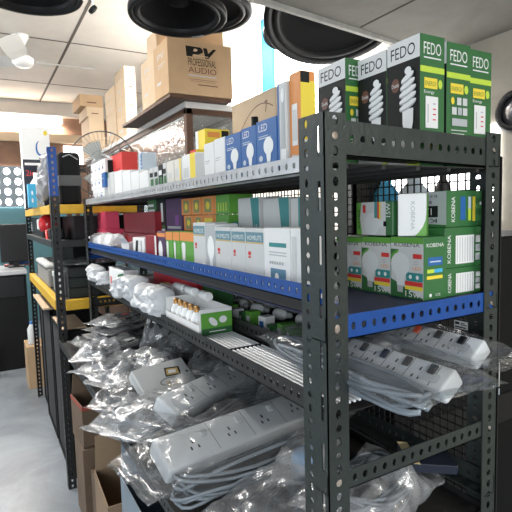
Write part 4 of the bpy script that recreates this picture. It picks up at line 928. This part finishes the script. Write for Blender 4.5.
zf = PX(45, 257, -.11).z-z
bm = bmesh.new(); add_box(bm, (-.06, -.30, 0), (.05, .30, zf*.62), .012, seg=2); mesh_obj('foam_body', bm, mat('grey_foam', (.22, .215, .20), .9, bump=.3), o)
bm = bmesh.new(); add_box(bm, (-.07, -.28, zf*.62), (.06, .31, zf*.78), .02, seg=3); mesh_obj('foam_top', bm, mat('pale_foam', (.50, .50, .48), .8), o)
for i, y in enumerate((2.08, 2.26)):
    o = root('grey_device', (-.055, y+.05, z), ['grey plastic device with a white edge at the front of the lower yellow beam', 'grey plastic device behind the white edged one on the lower yellow beam'][i], 'device', 'grey devices on the lower yellow beam')
    bm = bmesh.new(); add_box(bm, (-.035, -.055, 0), (-.006, .055, .13-.02*i), .008, seg=2); mesh_obj('device_body', bm, GREYPL, o)
    bm = bmesh.new(); add_box(bm, (-.039, -.058, .1-.02*i), (-.034, .058, .13-.02*i), .002); mesh_obj('white_edge', bm, LGREY, o)
carton('black_box', (.03, 2.40, D2B+.0006), (.27, 3.35, zc-.02), 'long black box lying behind the vented cases on the lower yellow beams', 'box', None, BLKM)
# middle deck: black box, red ball, black device with red handle
z = D2C+.0006
carton('black_box', (-.02, 2.00, z), (.27, 2.40, za[0]-.012), 'large black box between the dark beam and the upper yellow beam', 'box', None, BLKP)
carton('black_box', (-.10, 2.56, z), (.26, 3.38, za[0]-.012), 'black box with white edge marks farther along the second rack', 'box', None, BLKP, [('r', 0, .2+.1*k, .12, .25+.1*k, LGREY) for k in range(6)])
o = root('red_ball', (-.085, 2.46, PX(47, 228, -.085).z), 'shiny red round helmet beside the second rack post', 'helmet')
rr = .058; o.location.z = z+.075
bm = bmesh.new(); add_lathe(bm, [(.0001, rr)]+[(rr*math.sin(t), rr*math.cos(t)) for t in [PI*k/14 for k in range(1, 14)]]+[(.0001, -rr)], 24); mesh_obj('shell', bm, mat('glossy_red', (.55, .02, .025), .18), o)
bm = bmesh.new(); add_box(bm, (-.04, -.04, -.074), (.04, .04, -rr*.62), .006); mesh_obj('base', bm, BLKP, o)
bm = bmesh.new(); add_box(bm, (-rr-.002, -.018, -.028), (-rr*.8, .018, .03), .004); mesh_obj('white_patch', bm, W_, o)
o = root('black_device', (-.105, 2.16, z), 'small black device with a bent red strap in front of the red helmet', 'device'); o.location = (-.09, 2.18, z)
bm = bmesh.new(); add_box(bm, (-.03, -.035, 0), (.045, .07, .055), .008, seg=2); mesh_obj('device_body', bm, BLKP, o)
bm = bmesh.new(); add_tube(bm, [(-.034, .05, .045), (-.036, .03, .02), (-.034, .01, -.01), (-.03, .0, -.03)], .007, 8); mesh_obj('red_strap', bm, mat('red_strap', (.6, .05, .04), .4), o)
# top deck: black case, crumpled wrap, tall white box, small clear boxes
z = D2A+.0006
o = root('black_case', (.02, 2.03, z), 'black vinyl case standing on the upper yellow beam behind the blue post top', 'case')
hc = PY(70, 152, 1.98).z-z; x0 = PY(59, 175, 1.98).x-o.location.x; x1 = PY(81, 175, 1.98).x-o.location.x
bm = bmesh.new(); add_box(bm, (x0, -.05, 0), (x1, .13, hc), .018, seg=3); mesh_obj('case_body', bm, BLKM, o)
bm = bmesh.new(); add_box(bm, (x0-.002, -.054, hc*.36), (x1+.002, .132, hc*.56), .002); mesh_obj('grey_band', bm, mat('grey_strap', (.09, .09, .09), .4), o)
bm = bmesh.new(); add_tube(bm, [(x0+.02, -.053, hc*.9), ((x0+x1)/2, -.058, hc*.95), (x1-.012, -.053, hc*.86)], .003, 6); mesh_obj('piping', bm, GREYPL, o)
wrapped((-.095, 2.25, z), (.3, .09, .07), 83, 'crumpled grey wrap bundle on edge left of the blue post top', (R(0), R(-80), 0), mat('silver_wrap', (.30, .30, .31), .25, .3, bump=.6, bscale=40), 'plastic wrap', None, 'plastic_wrap', .012).location = (-.075, 2.28, z+.15)
yy = 2.62
x0 = PY(23, 165, yy).x; x1 = PY(51, 165, yy).x
carton('tall_box', (x0, yy, z), (x1, yy+.12, PY(36, 127, yy).z), 'tall white box with dark band and crescent emblem on the second rack', 'box', None, W_, None,
       [('r', 0, 0, 1, .60, mat('navy_card', (.012, .016, .03), .3)), ('r', .06, .53, .7, .56, W_), ('t', '2in1', .08, .40, .5, .47, RED), ('e', .62, .74, .14, .09, BLUE), ('e', .67, .75, .13, .085, W_), ('e', .86, .93, .07, .03, YEL)])
carton('blue_pack', (PY(28, 190, 2.40).x, 2.40, z), (PY(36, 190, 2.40).x, 2.46, PY(32, 184, 2.40).z), 'bright blue pack with white dots in front of the tall white box', 'pack', None, SKY, None, [('e', .5, .3, .12, .1, W_), ('e', .5, .62, .12, .1, W_)])
o = root('clear_bottle', (PY(37, 190, 2.52).x, 2.52, z), 'pale plastic bottle with a narrow neck beside the bright blue pack', 'bottle'); hb = PY(37, 173, 2.52).z-z
bm = bmesh.new(); add_lathe(bm, [(.0001, 0), (.032, 0), (.034, .01), (.034, hb*.7), (.015, hb*.85)], 18); mesh_obj('bottle_body', bm, mat('milky_plastic', (.75, .76, .74), .3), o)
bm = bmesh.new(); add_lathe(bm, [(.015, hb*.84), (.015, hb), (.0001, hb)], 14); mesh_obj('cap', bm, W_, o)
# ================================================================== glass cabinet behind the rack with cartons on top
cxl, cyn, czt = .60, 2.0, 1.975
o = root('display_cabinet', (cxl+.18, cyn, 0), 'brown wooden display cabinet with glass sides behind the long rack', 'cabinet'); wx = .37; ly = 2.9
bm = bmesh.new()
for (x, y) in ((-.18, 0), (wx-.22, 0), (-.18, ly-.04), (wx-.22, ly-.04), (-.18, ly*.5)): add_box(bm, (x, y, 0), (x+.04, y+.04, czt-.03), .003)
for zz in (.78, 1.1, czt-.065):
    add_box(bm, (-.18, 0, zz), (wx-.18, .03, zz+.03)); add_box(bm, (-.18, .03, zz), (-.15, ly, zz+.03)); add_box(bm, (wx-.21, .03, zz), (wx-.18, ly, zz+.03))
mesh_obj('frame', bm, WOOD, o)
bm = bmesh.new(); add_box(bm, (-.19, -.01, czt-.034), (wx-.17, ly+.01, czt), .004); mesh_obj('cabinet_top', bm, mat('pale_trim', (.62, .60, .57), .5), o)
bm = bmesh.new(); add_box(bm, (-.172, .04, .81), (-.168, ly-.04, czt-.066)); mesh_obj('side_glass', bm, GLASSM, o)
bm = bmesh.new(); add_box(bm, (-.14, .008, .81), (wx-.22, .012, czt-.066)); mesh_obj('end_glass', bm, GLASSM, o)
bm = bmesh.new(); add_box(bm, (wx-.205, .04, .81), (wx-.2, ly-.04, czt-.066)); mesh_obj('back_panel', bm, mat('pale_backing', (.62, .60, .55), .8), o)
bm = bmesh.new(); add_box(bm, (-.15, .04, 1.42), (wx-.21, ly-.05, 1.426)); add_box(bm, (-.15, .04, .805), (wx-.21, ly-.05, .815)); mesh_obj('inner_shelf', bm, mat('shelf_glass', (.5, .55, .53), .2), o)
bm = bmesh.new(); add_box(bm, (-.175, .005, .0), (wx-.185, ly, .78)); mesh_obj('base_panel', bm, WOOD, o)
bm = bmesh.new(); add_tube(bm, [(-.171, .06, czt-.075), (-.171, ly-.06, czt-.075)], .006, 6); mesh_obj('glass_rail', bm, GALV, o)
zsf = 1.4266
def mini(u, v0, name, label, c, h, r, m_, cm):
    p = PX(u, 160, .72); o = root(name, (.72, p.y, zsf), label, 'bottle', 'things inside the glass cabinet')
    bm = bmesh.new(); add_lathe(bm, [(.0001, 0), (r, 0), (r, h*.6), (r*.5, h*.75), (r*.9, h*.9), (r*.3, h), (.0001, h)], 16); mesh_obj('body', bm, m_, o)
    bm = bmesh.new(); add_lathe(bm, [(r*.3, h), (r*.3, h*1.08), (.0001, h*1.08)], 10); mesh_obj('cap', bm, cm, o)
mini(181, 150, 'black_ornament', 'black and white knobbed ornament inside the glass cabinet', None, .20, .05, W_, BLACK)
mini(163, 150, 'blue_bottle', 'round blue and white bottle inside the glass cabinet', None, .16, .045, PALEBL, BLUE)
for i, (u, m_) in enumerate(((152, W_), (170, KRAFTP), (143, LGREY))):
    p = PX(u, 160, .74); carton('boxed_item', (.74, p.y-.06, zsf), (.82, p.y+.06, zsf+.17-.03*i), ['white box inside the glass cabinet, second from the left', 'tan box inside the glass cabinet beside the ornament', 'pale grey box inside the glass cabinet, leftmost'][i], 'box', 'boxes inside the glass cabinet', m_)
zc_ = czt+.0006
# big audio carton
def pvprint(): return [('p', [(.27, .90), (.30, .90), (.50, .90), (.535, .863), (.535, .807), (.46, .761), (.39, .761), (.37, .71), (.28, .71)], BLACK), ('p', [(.40, .863), (.44, .863), (.455, .84), (.43, .812), (.385, .812)], KRAFTP), ('p', [(.54, .90), (.60, .90), (.62, .807), (.70, .90), (.75, .90), (.62, .71), (.57, .71)], BLACK), ('r', .37, .733, .62, .747, KRAFTP),
    ('t', 'PROFESSIONAL', .30, .55, .74, .685, BLACK), ('t', 'AUDIO', .30, .415, .74, .52, BROWNP), ('r', .30, .355, .74, .375, GREYP), ('r', .31, .29, .74, .298, BROWNP), ('r', .33, .26, .72, .266, BROWNP), ('r', .44, .19, .76, .208, BROWNP)]
ypv = 1.93
xL, xR = PY(168, 65, ypv).x, PY(232, 70, ypv).x; zpt = PY(168, 37, ypv).z
d1 = PX(153.5, 65, xL).y; d2 = PX(140, 70, xL).y
PVL = [('t', 'PV', .3, .70, .75, .82, GREYP), ('r', .3, .6, .8, .615, GREYP), ('r', .3, .55, .7, .56, GREYP), ('r', .2, .25, .5, .30, GREYP)]
bm = bmesh.new(); add_box(bm, (0, 0, 0), (xR-xL-.01, .98, .02), .002); bd = mesh_obj('wooden_board', bm, WOOD); bd.location = (xL+.005, ypv+.004, zc_); tag(bd, 'brown wooden board under the big audio cartons on the cabinet', 'board')
zb0 = zc_; zc_ += .0206
carton('audio_carton', (xL, ypv, zc_), (xR, d1-.003, zpt), 'big kraft carton with bold black audio lettering on top of the glass cabinet', 'carton', 'cartons on the glass cabinet', KRAFT, PVL, pvprint())
carton('audio_carton', (xL+.005, d1+.003, zc_), (xR, d2, zpt-.01), 'big pale carton directly behind the lettered one on the glass cabinet', 'carton', 'cartons on the glass cabinet', KRAFTP, PVL)
carton('audio_carton', (xL+.06, ypv+.12, zpt+.001), (xR+.01, d1-.1, PY(226, 33, ypv+.12).z), 'carton lying on top of the lettered audio carton, under the hanging woofer', 'carton', 'cartons on the glass cabinet', KRAFT)
carton('audio_carton', (xL+.03, d1+.02, zpt+.001), (xR-.05, d2-.06, zpt+.13), 'pale carton lying on the second big carton near the ceiling', 'carton', 'cartons on the glass cabinet', KRAFTP)
zc_ = zb0
# stacked cartons farther back on the cabinet
def stack(u0, u1, uE, tops, X, base, labs, m_, wid=None):
    z = base
    for i, v in enumerate(tops):
        zt = PX(u1, v, X).z; yf, yn = PX(u0, 90, X).y, PX(u1, 90, X).y
        if zt-z < .04: continue
        xe = X+(PY(uE, 90, yn).x-X)*(1 if i != len(tops)-1 else 1.0)
        carton('kraft_carton', (X, yn+.004, z), (xe, yf-.004, zt-.0012), labs+', '+['lowest', 'second up', 'third up', 'fourth up', 'topmost'][i]+' in its stack', 'carton', 'pale cartons stacked on the glass cabinet', m_,
               [('r', .25, .35, .6, .42, GREYP)], [('r', .35, .4, .7, .46, BROWNP), ('t', 'P', .3, .5, .55, .75, BROWNP) if i == 0 else ('r', .2, .7, .8, .73, BROWNP)])
        z = zt
stack(115, 125, 136, (113, 94, 74, 64), .64, zc_, 'pale carton behind the big audio cartons', KRAFTP)
stack(104.5, 114.5, 124, (111, 97, 84), .63, zc_, 'pale carton left of the tall stack', KRAFTP)
cyl_b = 4.95
o = root('stock_shelf', (.70, 5.0, 0), 'low wooden stock shelf at the far end behind the fan', 'shelf')
bm = bmesh.new()
for (x, y) in ((-.22, 0), (.4, 0), (-.22, .55), (.4, .55)): add_box(bm, (x, y, 0), (x+.05, y+.05, 1.9))
mesh_obj('frame', bm, WOOD, o)
for zz in (.6, 1.2, 1.9): bm = bmesh.new(); add_box(bm, (-.24, -.01, zz), (.46, .62, zz+.03)); mesh_obj('shelf_board', bm, WOOD, o)
zb_ = 1.931
for i, (v0, uL, uR, m_) in enumerate(((117, 88, 103, KRAFTP), (107, 86, 103, KRAFTP), (95, 80, 103, KRAFT))):
    yq = 5.02; zt = PY(95, v0, yq).z
    carton('kraft_carton', (PY(uL, 105, yq).x, yq, zb_), (PY(uR, 105, yq).x, yq+.45, zt-.0012), ['brown carton on the far stock shelf, lowest of three', 'brown carton on the far stock shelf, middle of three', 'brown carton with shaded side on the far stock shelf, topmost of three'][i], 'carton', 'cartons on the far stock shelf', m_, None, [('r', .3, .3, .7, .4, BROWNP)])
    zb_ = zt
# ------------------------------------------------------------------ pedestal fan
fc = PY(103, 164, 2.92); o = root('pedestal_fan', (fc.x, 2.92, 0), 'grey pedestal fan with a round wire guard behind the white cartons', 'fan'); H = fc.z
ax = (EYE-Vector((fc.x, 2.92, H))); ax.z *= .3; ax.normalize(); q = ax.to_track_quat('Z', 'Y').to_matrix().to_4x4(); M = Matrix.Translation((0, 0, H))@q; Rg = .222
GW = mat('grey_wire', (.10, .10, .10), .4, .3)
bm = bmesh.new()
for (r, zz) in ((Rg, 0), (Rg*.72, .03), (Rg*.4, .045)): add_tube(bm, [M@Vector((r*math.cos(t), r*math.sin(t), zz)) for t in [2*PI*k/40 for k in range(40)]], .0045 if r == Rg else .0012, 6, closed=True)
for k in range(44):
    t = 2*PI*k/44; add_tube(bm, [M@Vector((r*math.cos(t+tw), r*math.sin(t+tw), zz)) for r, zz, tw in ((.035, .05, 0), (Rg*.4, .045, .05), (Rg*.72, .03, .1), (Rg, 0, .12))], .0009, 4)
    add_tube(bm, [M@Vector((r*math.cos(t), r*math.sin(t), zz)) for r, zz in ((.035, -.10), (Rg*.6, -.08), (Rg, 0))], .0009, 4)
mesh_obj('wire_guard', bm, GW, o)
bm = bmesh.new()
for k in range(3):
    t0 = 2*PI*k/3; vs = []
    for r in (.03, .08, .13, .165):
        for d in (-.5, 0, .5): a = t0+d*(.9 if r > .05 else .5); vs.append(bm.verts.new(M@Vector((r*math.cos(a), r*math.sin(a), -.03+.035*d))))
    for i in range(3):
        for j in range(2): bm.faces.new((vs[i*3+j], vs[i*3+j+1], vs[i*3+j+4], vs[i*3+j+3]))
bmesh.ops.solidify(bm, geom=bm.faces, thickness=.003)
mesh_obj('fan_blades', bm, mat('clear_grey_blade', (.45, .48, .48), .3), o)
bm = bmesh.new(); add_lathe(bm, [(.0001, .055), (.035, .052), (.04, .04), (.04, -.05), (.0001, -.05)], 20, M=M); add_lathe(bm, [(.0001, -.26), (.05, -.25), (.075, -.2), (.08, -.12), (.06, -.1), (.0001, -.1)], 20, M=M); mesh_obj('motor_housing', bm, GREYPL, o)
bm = bmesh.new(); add_tube(bm, [(0, .12, .03), (0, .12, H-.12)], .016, 10); add_tube(bm, [(0, .12, H-.12), M@Vector((0, 0, -.18))], .022, 10); mesh_obj('pole', bm, GREYPL, o)
bm = bmesh.new(); add_lathe(bm, [(.0001, 0), (.16, 0), (.165, .012), (.12, .028), (.02, .036), (.0001, .036)], 28, M=Matrix.Translation((0, .12, 0))); mesh_obj('base', bm, GREYPL, o)
# ------------------------------------------------------------------ ceiling fan, camera, hanging woofers
WHT = mat('white_enamel', (.80, .80, .78), .3)
hub = PZ(23, 61, 2.66); o = root('ceiling_fan', (hub.x, hub.y, HC), 'white ceiling fan with three broad blades near the far tube light', 'fan'); dz = 2.66-HC
bm = bmesh.new(); add_lathe(bm, [(.0001, -.001), (.055, -.001), (.055, -.02), (.03, -.07), (.014, -.1), (.0001, -.1)], 20); mesh_obj('canopy', bm, WHT, o)
bm = bmesh.new(); add_tube(bm, [(0, 0, -.09), (0, 0, dz+.04)], .012, 10); mesh_obj('down_rod', bm, WHT, o)
bm = bmesh.new(); add_lathe(bm, [(.0001, dz+.05), (.05, dz+.045), (.085, dz+.02), (.085, dz-.02), (.06, dz-.045), (.0001, dz-.05)], 24); mesh_obj('motor', bm, WHT, o)
for k, a in enumerate((R(-2), R(152), R(255))):
    bm = bmesh.new(); n = 10; pr = []
    for i in range(n+1):
        r = .10+.47*i/n; w = .055+.02*min(1, i/3); w *= 1 if i < n else .8
        for s in (-1, 1): pr.append(bm.verts.new((r, s*w, dz+.0+s*.028)))
    for i in range(n): bm.faces.new((pr[2*i], pr[2*i+2], pr[2*i+3], pr[2*i+1]))
    bm.transform(Matrix.Rotation(a, 4, 'Z')); bmesh.ops.solidify(bm, geom=bm.faces, thickness=.005)
    b = mesh_obj('blade', bm, WHT, o)
p = PZ(93, 11, 2.76); o = root('security_camera', (p.x, p.y, HC), 'small dark security camera on a short ceiling stem', 'camera'); 
bm = bmesh.new(); add_tube(bm, [(0, 0, 0), (0, 0, -.08)], .008, 8); add_lathe(bm, [(.0001, 0), (.03, 0), (.03, -.012), (.0001, -.012)], 16); mesh_obj('stem', bm, WHT, o)
bm = bmesh.new(); add_lathe(bm, [(.0001, -.032), (.016, -.03), (.02, 0), (.016, .03), (.0001, .032)], 16, M=Matrix.Translation((0, 0, -.10))@Euler((1.2, 0, .5)).to_matrix().to_4x4()); mesh_obj('camera_head', bm, DARK, o)
CONE = mat('black_cone', (.006, .006, .0065), .8, spec=.2); RIMM = mat('black_rim', (.008, .008, .0085), .5, spec=.3)
def woofer(c, rad, n, label, tilt):
    """speaker driver hung face down; n = outward face normal"""
    o = root('speaker_woofer', c, label, 'speaker woofer', 'woofers hanging under the loft edge'); q = Vector(n).normalized().to_track_quat('Z', 'Y').to_matrix().to_4x4()
    bm = bmesh.new(); add_lathe(bm, [(rad*.88, .004), (rad*.9, .016), (rad*.985, .018), (rad, .012), (rad, -.006), (rad*.95, -.010), (rad*.9, -.02), (rad*.6, -.06), (rad*.45, -.075), (rad*.42, -.075)], 56, M=q); mesh_obj('basket', bm, RIMM, o)
    bm = bmesh.new(); add_lathe(bm, [(rad*.89, .004), (rad*.86, .014), (rad*.82, .018), (rad*.78, .012), (rad*.76, 0)], 56, M=q); mesh_obj('surround', bm, RIMM, o)
    bm = bmesh.new(); add_lathe(bm, [(rad*.77, .001), (rad*.30, -.055), (rad*.29, -.05), (rad*.2, -.035), (.0001, -.03)], 48, M=q); mesh_obj('cone', bm, CONE, o)
    bm = bmesh.new(); add_lathe(bm, [(rad*.44, -.075), (rad*.46, -.078), (rad*.46, -.11), (.0001, -.11)], 40, M=q); mesh_obj('magnet', bm, BLKP, o)
    bm = bmesh.new()
    for s in (-1, 1): add_tube(bm, [q@Vector((s*rad*.6, 0, -.06)), q@Vector((s*rad*.3, 0, -.13))+Vector((0, 0, .03)), Vector((0, 0, HC-.002-c[2]))], .003, 6)
    mesh_obj('hanging_wire', bm, GUND, o)
    return o, q
c1 = PZ(178, 13, 2.10); o1, q1 = woofer(c1, .182, (-.05, -.03, -1), 'black round woofer with a grey sticker hanging face down above the audio cartons', 0)
bm = bmesh.new(); a0 = math.atan2(-1, -.35)
for i in range(5):
    pass
for (ra, rb) in ((.90, .975),):
    for i in range(6):
        ta, tb = a0+.05*i, a0+.05*(i+1)
        f = bm.faces.new([bm.verts.new(q1@Vector(((.182*r)*math.cos(t), (.182*r)*math.sin(t), .0205))) for r, t in ((ra, ta), (rb, ta), (rb, tb), (ra, tb))])
bmesh.ops.remove_doubles(bm, verts=bm.verts, dist=.0001)
bmesh.ops.solidify(bm, geom=bm.faces, thickness=.0006); mesh_obj('sticker', bm, mat('grey_sticker', (.28, .29, .31), .35), o1)
c0 = PZ(203, 10, 2.285); woofer(c0, .225, (-.03, -.03, -1), 'black round woofer hanging just behind the stickered one, higher up', 0)
cL = PZ(26, -11, 2.2); woofer(cL, .20, (-.02, .0, -1), 'black woofer at the top left corner above the ceiling fan', 0)
c2 = PY(335, 13, 1.29); woofer(c2, .335, (-.15, -.36, -.92), 'large black woofer tilted toward the viewer under the loft edge', 0)
c3 = PY(283, 34, 1.85); woofer(c3, .115, (-.3, -.3, -.9), 'small black woofer hanging behind the large tilted one', 0)
# ================================================================== right side behind the rack
o = speaker('speaker_cabinet', (.47, .33, 0), (1.30, 1.05, 1.262), 'large black speaker cabinet standing behind the near end of the rack')
print_on(o, (-.415, -.36, 0), (1, 0, 0), (0, 0, 1), .83, 1.262, [('r', .485, .64, .53, .70, LGREY), ('r', .487, .60, .53, .635, PALEBL), ('p', [(.08, .868), (.25, .875), (.25, .882), (.08, .875)], GREYP)], 'rating_label')
o = speaker('speaker_cabinet', (.47, 1.10, 0), (1.30, 1.85, 1.12), 'black speaker cabinet behind the middle of the long rack')
o = root('price_sticker', (W+.0055, .205, 1.132), 'small white printed sticker on the mesh behind the blue end beam', 'sticker')
p = PX(461, 325, W-.0008); o.location = p
bm = bmesh.new(); add_box(bm, (-.0006, -.016, -.008), (.0006, .016, .008)); mesh_obj('paper', bm, W_, o)
print_on(o, (-.0006, .016, -.008), (0, -1, 0), (0, 0, 1), .032, .016, [('r', .08, .55, .4, .85, DARK), ('r', .5, .5, .95, .6, DARK), ('r', .5, .7, .8, .8, DARK), ('r', .1, .15, .9, .3, DARK)], 'sticker_print')
zt = 1.2626
def on_cab(u, v, X, name, label, r, m_, cm):
    p = PX(u, v, X); h = p.z-zt; o = root(name, (X, p.y, zt), label, 'bottle', 'things on the black cabinet')
    bm = bmesh.new(); add_lathe(bm, [(.0001, 0), (r, 0), (r*1.05, h*.3), (r, h*.72), (r*.45, h*.85), (r*.45, h*.92)], 18); mesh_obj('bottle_body', bm, m_, o)
    bm = bmesh.new(); add_lathe(bm, [(r*.5, h*.91), (r*.5, h), (.0001, h)], 12); mesh_obj('cap', bm, cm, o)
on_cab(386, 174, .60, 'blue_bottle', 'bright blue bottle seen through the wire mesh', .035, SKY, W_)
on_cab(414, 172, .60, 'pale_bottle', 'pale blue bottle seen through the wire mesh right of the bright blue one', .04, PALEBL, W_)
on_cab(443, 168, .72, 'black_bottle', 'black bottle seen through the wire mesh near the right post', .022, BLKP, BLKP)
for i, (u, m_) in enumerate(((350, GREYP), (361, DARK))):
    p = PX(u, 180, .55); carton('backing_box', (.55, p.y-.03, zt), (.62, p.y+.04, p.z), ['grey box seen through the wire mesh beside the corner post', 'dark box seen through the wire mesh beside the grey one'][i], 'box', None, m_)
pr = PX(516, 111, 1.575); o = root('wall_ring', pr, 'black ring with a silver front hanging on the beige wall at the right', 'ring')
Mq = Euler((0, -PI/2, 0)).to_matrix().to_4x4()
bm = bmesh.new(); add_lathe(bm, [(.062, -.014), (.085, -.012), (.09, .01), (.075, .025), (.060, .02)], 36, M=Mq); mesh_obj('outer_ring', bm, RIMM, o)
bm = bmesh.new(); add_lathe(bm, [(.060, .004), (.045, .010), (.03, .02), (.0001, .022)], 30, M=Mq); mesh_obj('silver_front', bm, mat('dull_silver', (.25, .25, .26), .3, .8), o)
# ================================================================== far left: bench and cabinets
o = root('work_bench', (-.55, 4.55, 0), 'black topped work bench at the far left with loose tools on it', 'bench')
xr = PY(27, 268, 4.25).x-o.location.x; zt_ = .90
bm = bmesh.new(); add_box(bm, (-1.3, -.30, zt_-.04), (xr, .35, zt_), .006); mesh_obj('bench_top', bm, mat('grey_laminate', (.42, .43, .44), .35), o)
for x in (-1.2, ): bm = bmesh.new(); add_box(bm, (x, -.26, 0), (x+.06, .3, zt_-.04)); mesh_obj('leg', bm, GUND, o)
bm = bmesh.new(); add_box(bm, (xr-.36, -.29, 0), (xr-.012, .33, zt_-.04), .006); mesh_obj('side_cabinet', bm, BLKM, o)
bm = bmesh.new(); add_box(bm, (xr-.34, -.295, .66), (xr-.03, -.289, .84), .003); mesh_obj('drawer', bm, BLKP, o)
bx = o.location.x; by = o.location.y
def bench_item(u, v, name, label, s, m_, cat, m2=DARK):
    p = PZ(u, v, zt_); o = root(name, (p.x, min(max(p.y, by-.24), by+.25), zt_+.0005), label, cat)
    bm = bmesh.new(); add_box(bm, (-s[0]/2, -s[1]/2, 0), (s[0]/2, s[1]/2, s[2]), min(s)*.2, seg=2); mesh_obj('body', bm, m_, o)
    bm = bmesh.new(); add_box(bm, (-s[0]*.3, -s[1]*.51, s[2]*.3), (s[0]*.3, -s[1]*.48, s[2]*.7)); mesh_obj('front_panel', bm, m2, o)
bench_item(14, 262, 'red_folder', 'red and white papers lying on the far work bench', (.22, .16, .015), mat('dull_red', (.3, .06, .06)), 'folder', W_)
bench_item(13, 256, 'tool_box', 'dark tool heap with a blue strip on the far work bench', (.22, .12, .06), GUND, 'tool box', mat('tool_blue', (.03, .15, .45)))
ps = PY(14, 224, 4.55); o = root('monitor', (ps.x, 4.62, zt_+.0005), 'black sloped monitor seen from behind at the far left', 'monitor')
hz = ps.z-zt_; hw = .13
bm = bmesh.new(); add_box(bm, (-hw, -.03, .05), (hw, .03, hz), .012, seg=2); mesh_obj('screen_shell', bm, BLKP, o)
bm = bmesh.new(); add_box(bm, (-.07, -.06, 0), (.07, .06, .012), .004); add_box(bm, (-.025, -.02, .01), (.025, .02, .08)); mesh_obj('stand', bm, BLKP, o)
o = root('yellow_bag', PZ(-4, 378, .0), 'yellow plastic bag with a red mark on the floor at the left edge', 'bag'); o.location.z = 0
hh = .28
bm = pillow(.28, .2, .12, 91, .08, .1, .012); bm.transform(Matrix.Translation((0, 0, .14))@Euler((0, -PI/2, 0)).to_matrix().to_4x4()); o2 = mesh_obj('bag_body', bm, mat('yellow_plastic', (.70, .52, .04), .35), o)
bm = bmesh.new(); add_box(bm, (.02, -.04, .2), (.028, .04, .25)); mesh_obj('red_mark', bm, RED, o)
carton('kraft_carton', (PZ(27, 372, .0).x-.02, 3.62, 0), (PZ(27, 372, 0).x+.16, 3.9, .34), 'small brown carton on the floor past the speaker cabinets', 'carton', None, KRAFT)
o = root('plastic_bottle', (PZ(27, 372, 0).x+.03, 3.70, .3412), 'small clear bottle with a blue cap on the small brown floor carton', 'bottle')
bm = bmesh.new(); add_lathe(bm, [(.0001, 0), (.03, 0), (.032, .02), (.032, .13), (.012, .17)], 16); mesh_obj('bottle_body', bm, LGREY, o)
bm = bmesh.new(); add_lathe(bm, [(.013, .168), (.013, .19), (.0001, .19)], 12); mesh_obj('cap', bm, BLUE, o)
# ================================================================== light and view
w = bpy.data.worlds.new('world'); SC.world = w; w.use_nodes = True
w.node_tree.nodes['Background'].inputs['Color'].default_value = (.80, .90, 1, 1); w.node_tree.nodes['Background'].inputs['Strength'].default_value = .16
def area(name, loc, rot, sx, sy, e, col=(1, 1, 1)):
    ld = bpy.data.lights.new(name, 'AREA'); ld.shape = 'RECTANGLE'; ld.size = sx; ld.size_y = sy; ld.energy = e; ld.color = col
    o = bpy.data.objects.new(name, ld); C.objects.link(o); o.location = loc; o.rotation_euler = rot; return o
area('aisle_fill', (-3.3, 3.2, 1.5), (R(90), 0, R(-90)), 3.0, 2.2, 20, (.84, .92, 1))  # unseen fill light added on the open aisle side, no door there
area('front_fill', (-2.5, -2.9, 1.45), (R(88), 0, R(-44)), 2.2, 2.0, 54, (.88, .95, 1))  # unseen fill added behind the viewer to brighten the box faces inside the shelves
SC.view_settings.view_transform = 'Standard'; SC.view_settings.look = 'None'; SC.view_settings.gamma = 1; SC.view_settings.use_curve_mapping = False
SC.view_settings.exposure = 1.0
SC.cycles.transparent_max_bounces = 32; SC.cycles.max_bounces = 8; SC.cycles.caustics_reflective = False; SC.cycles.caustics_refractive = False
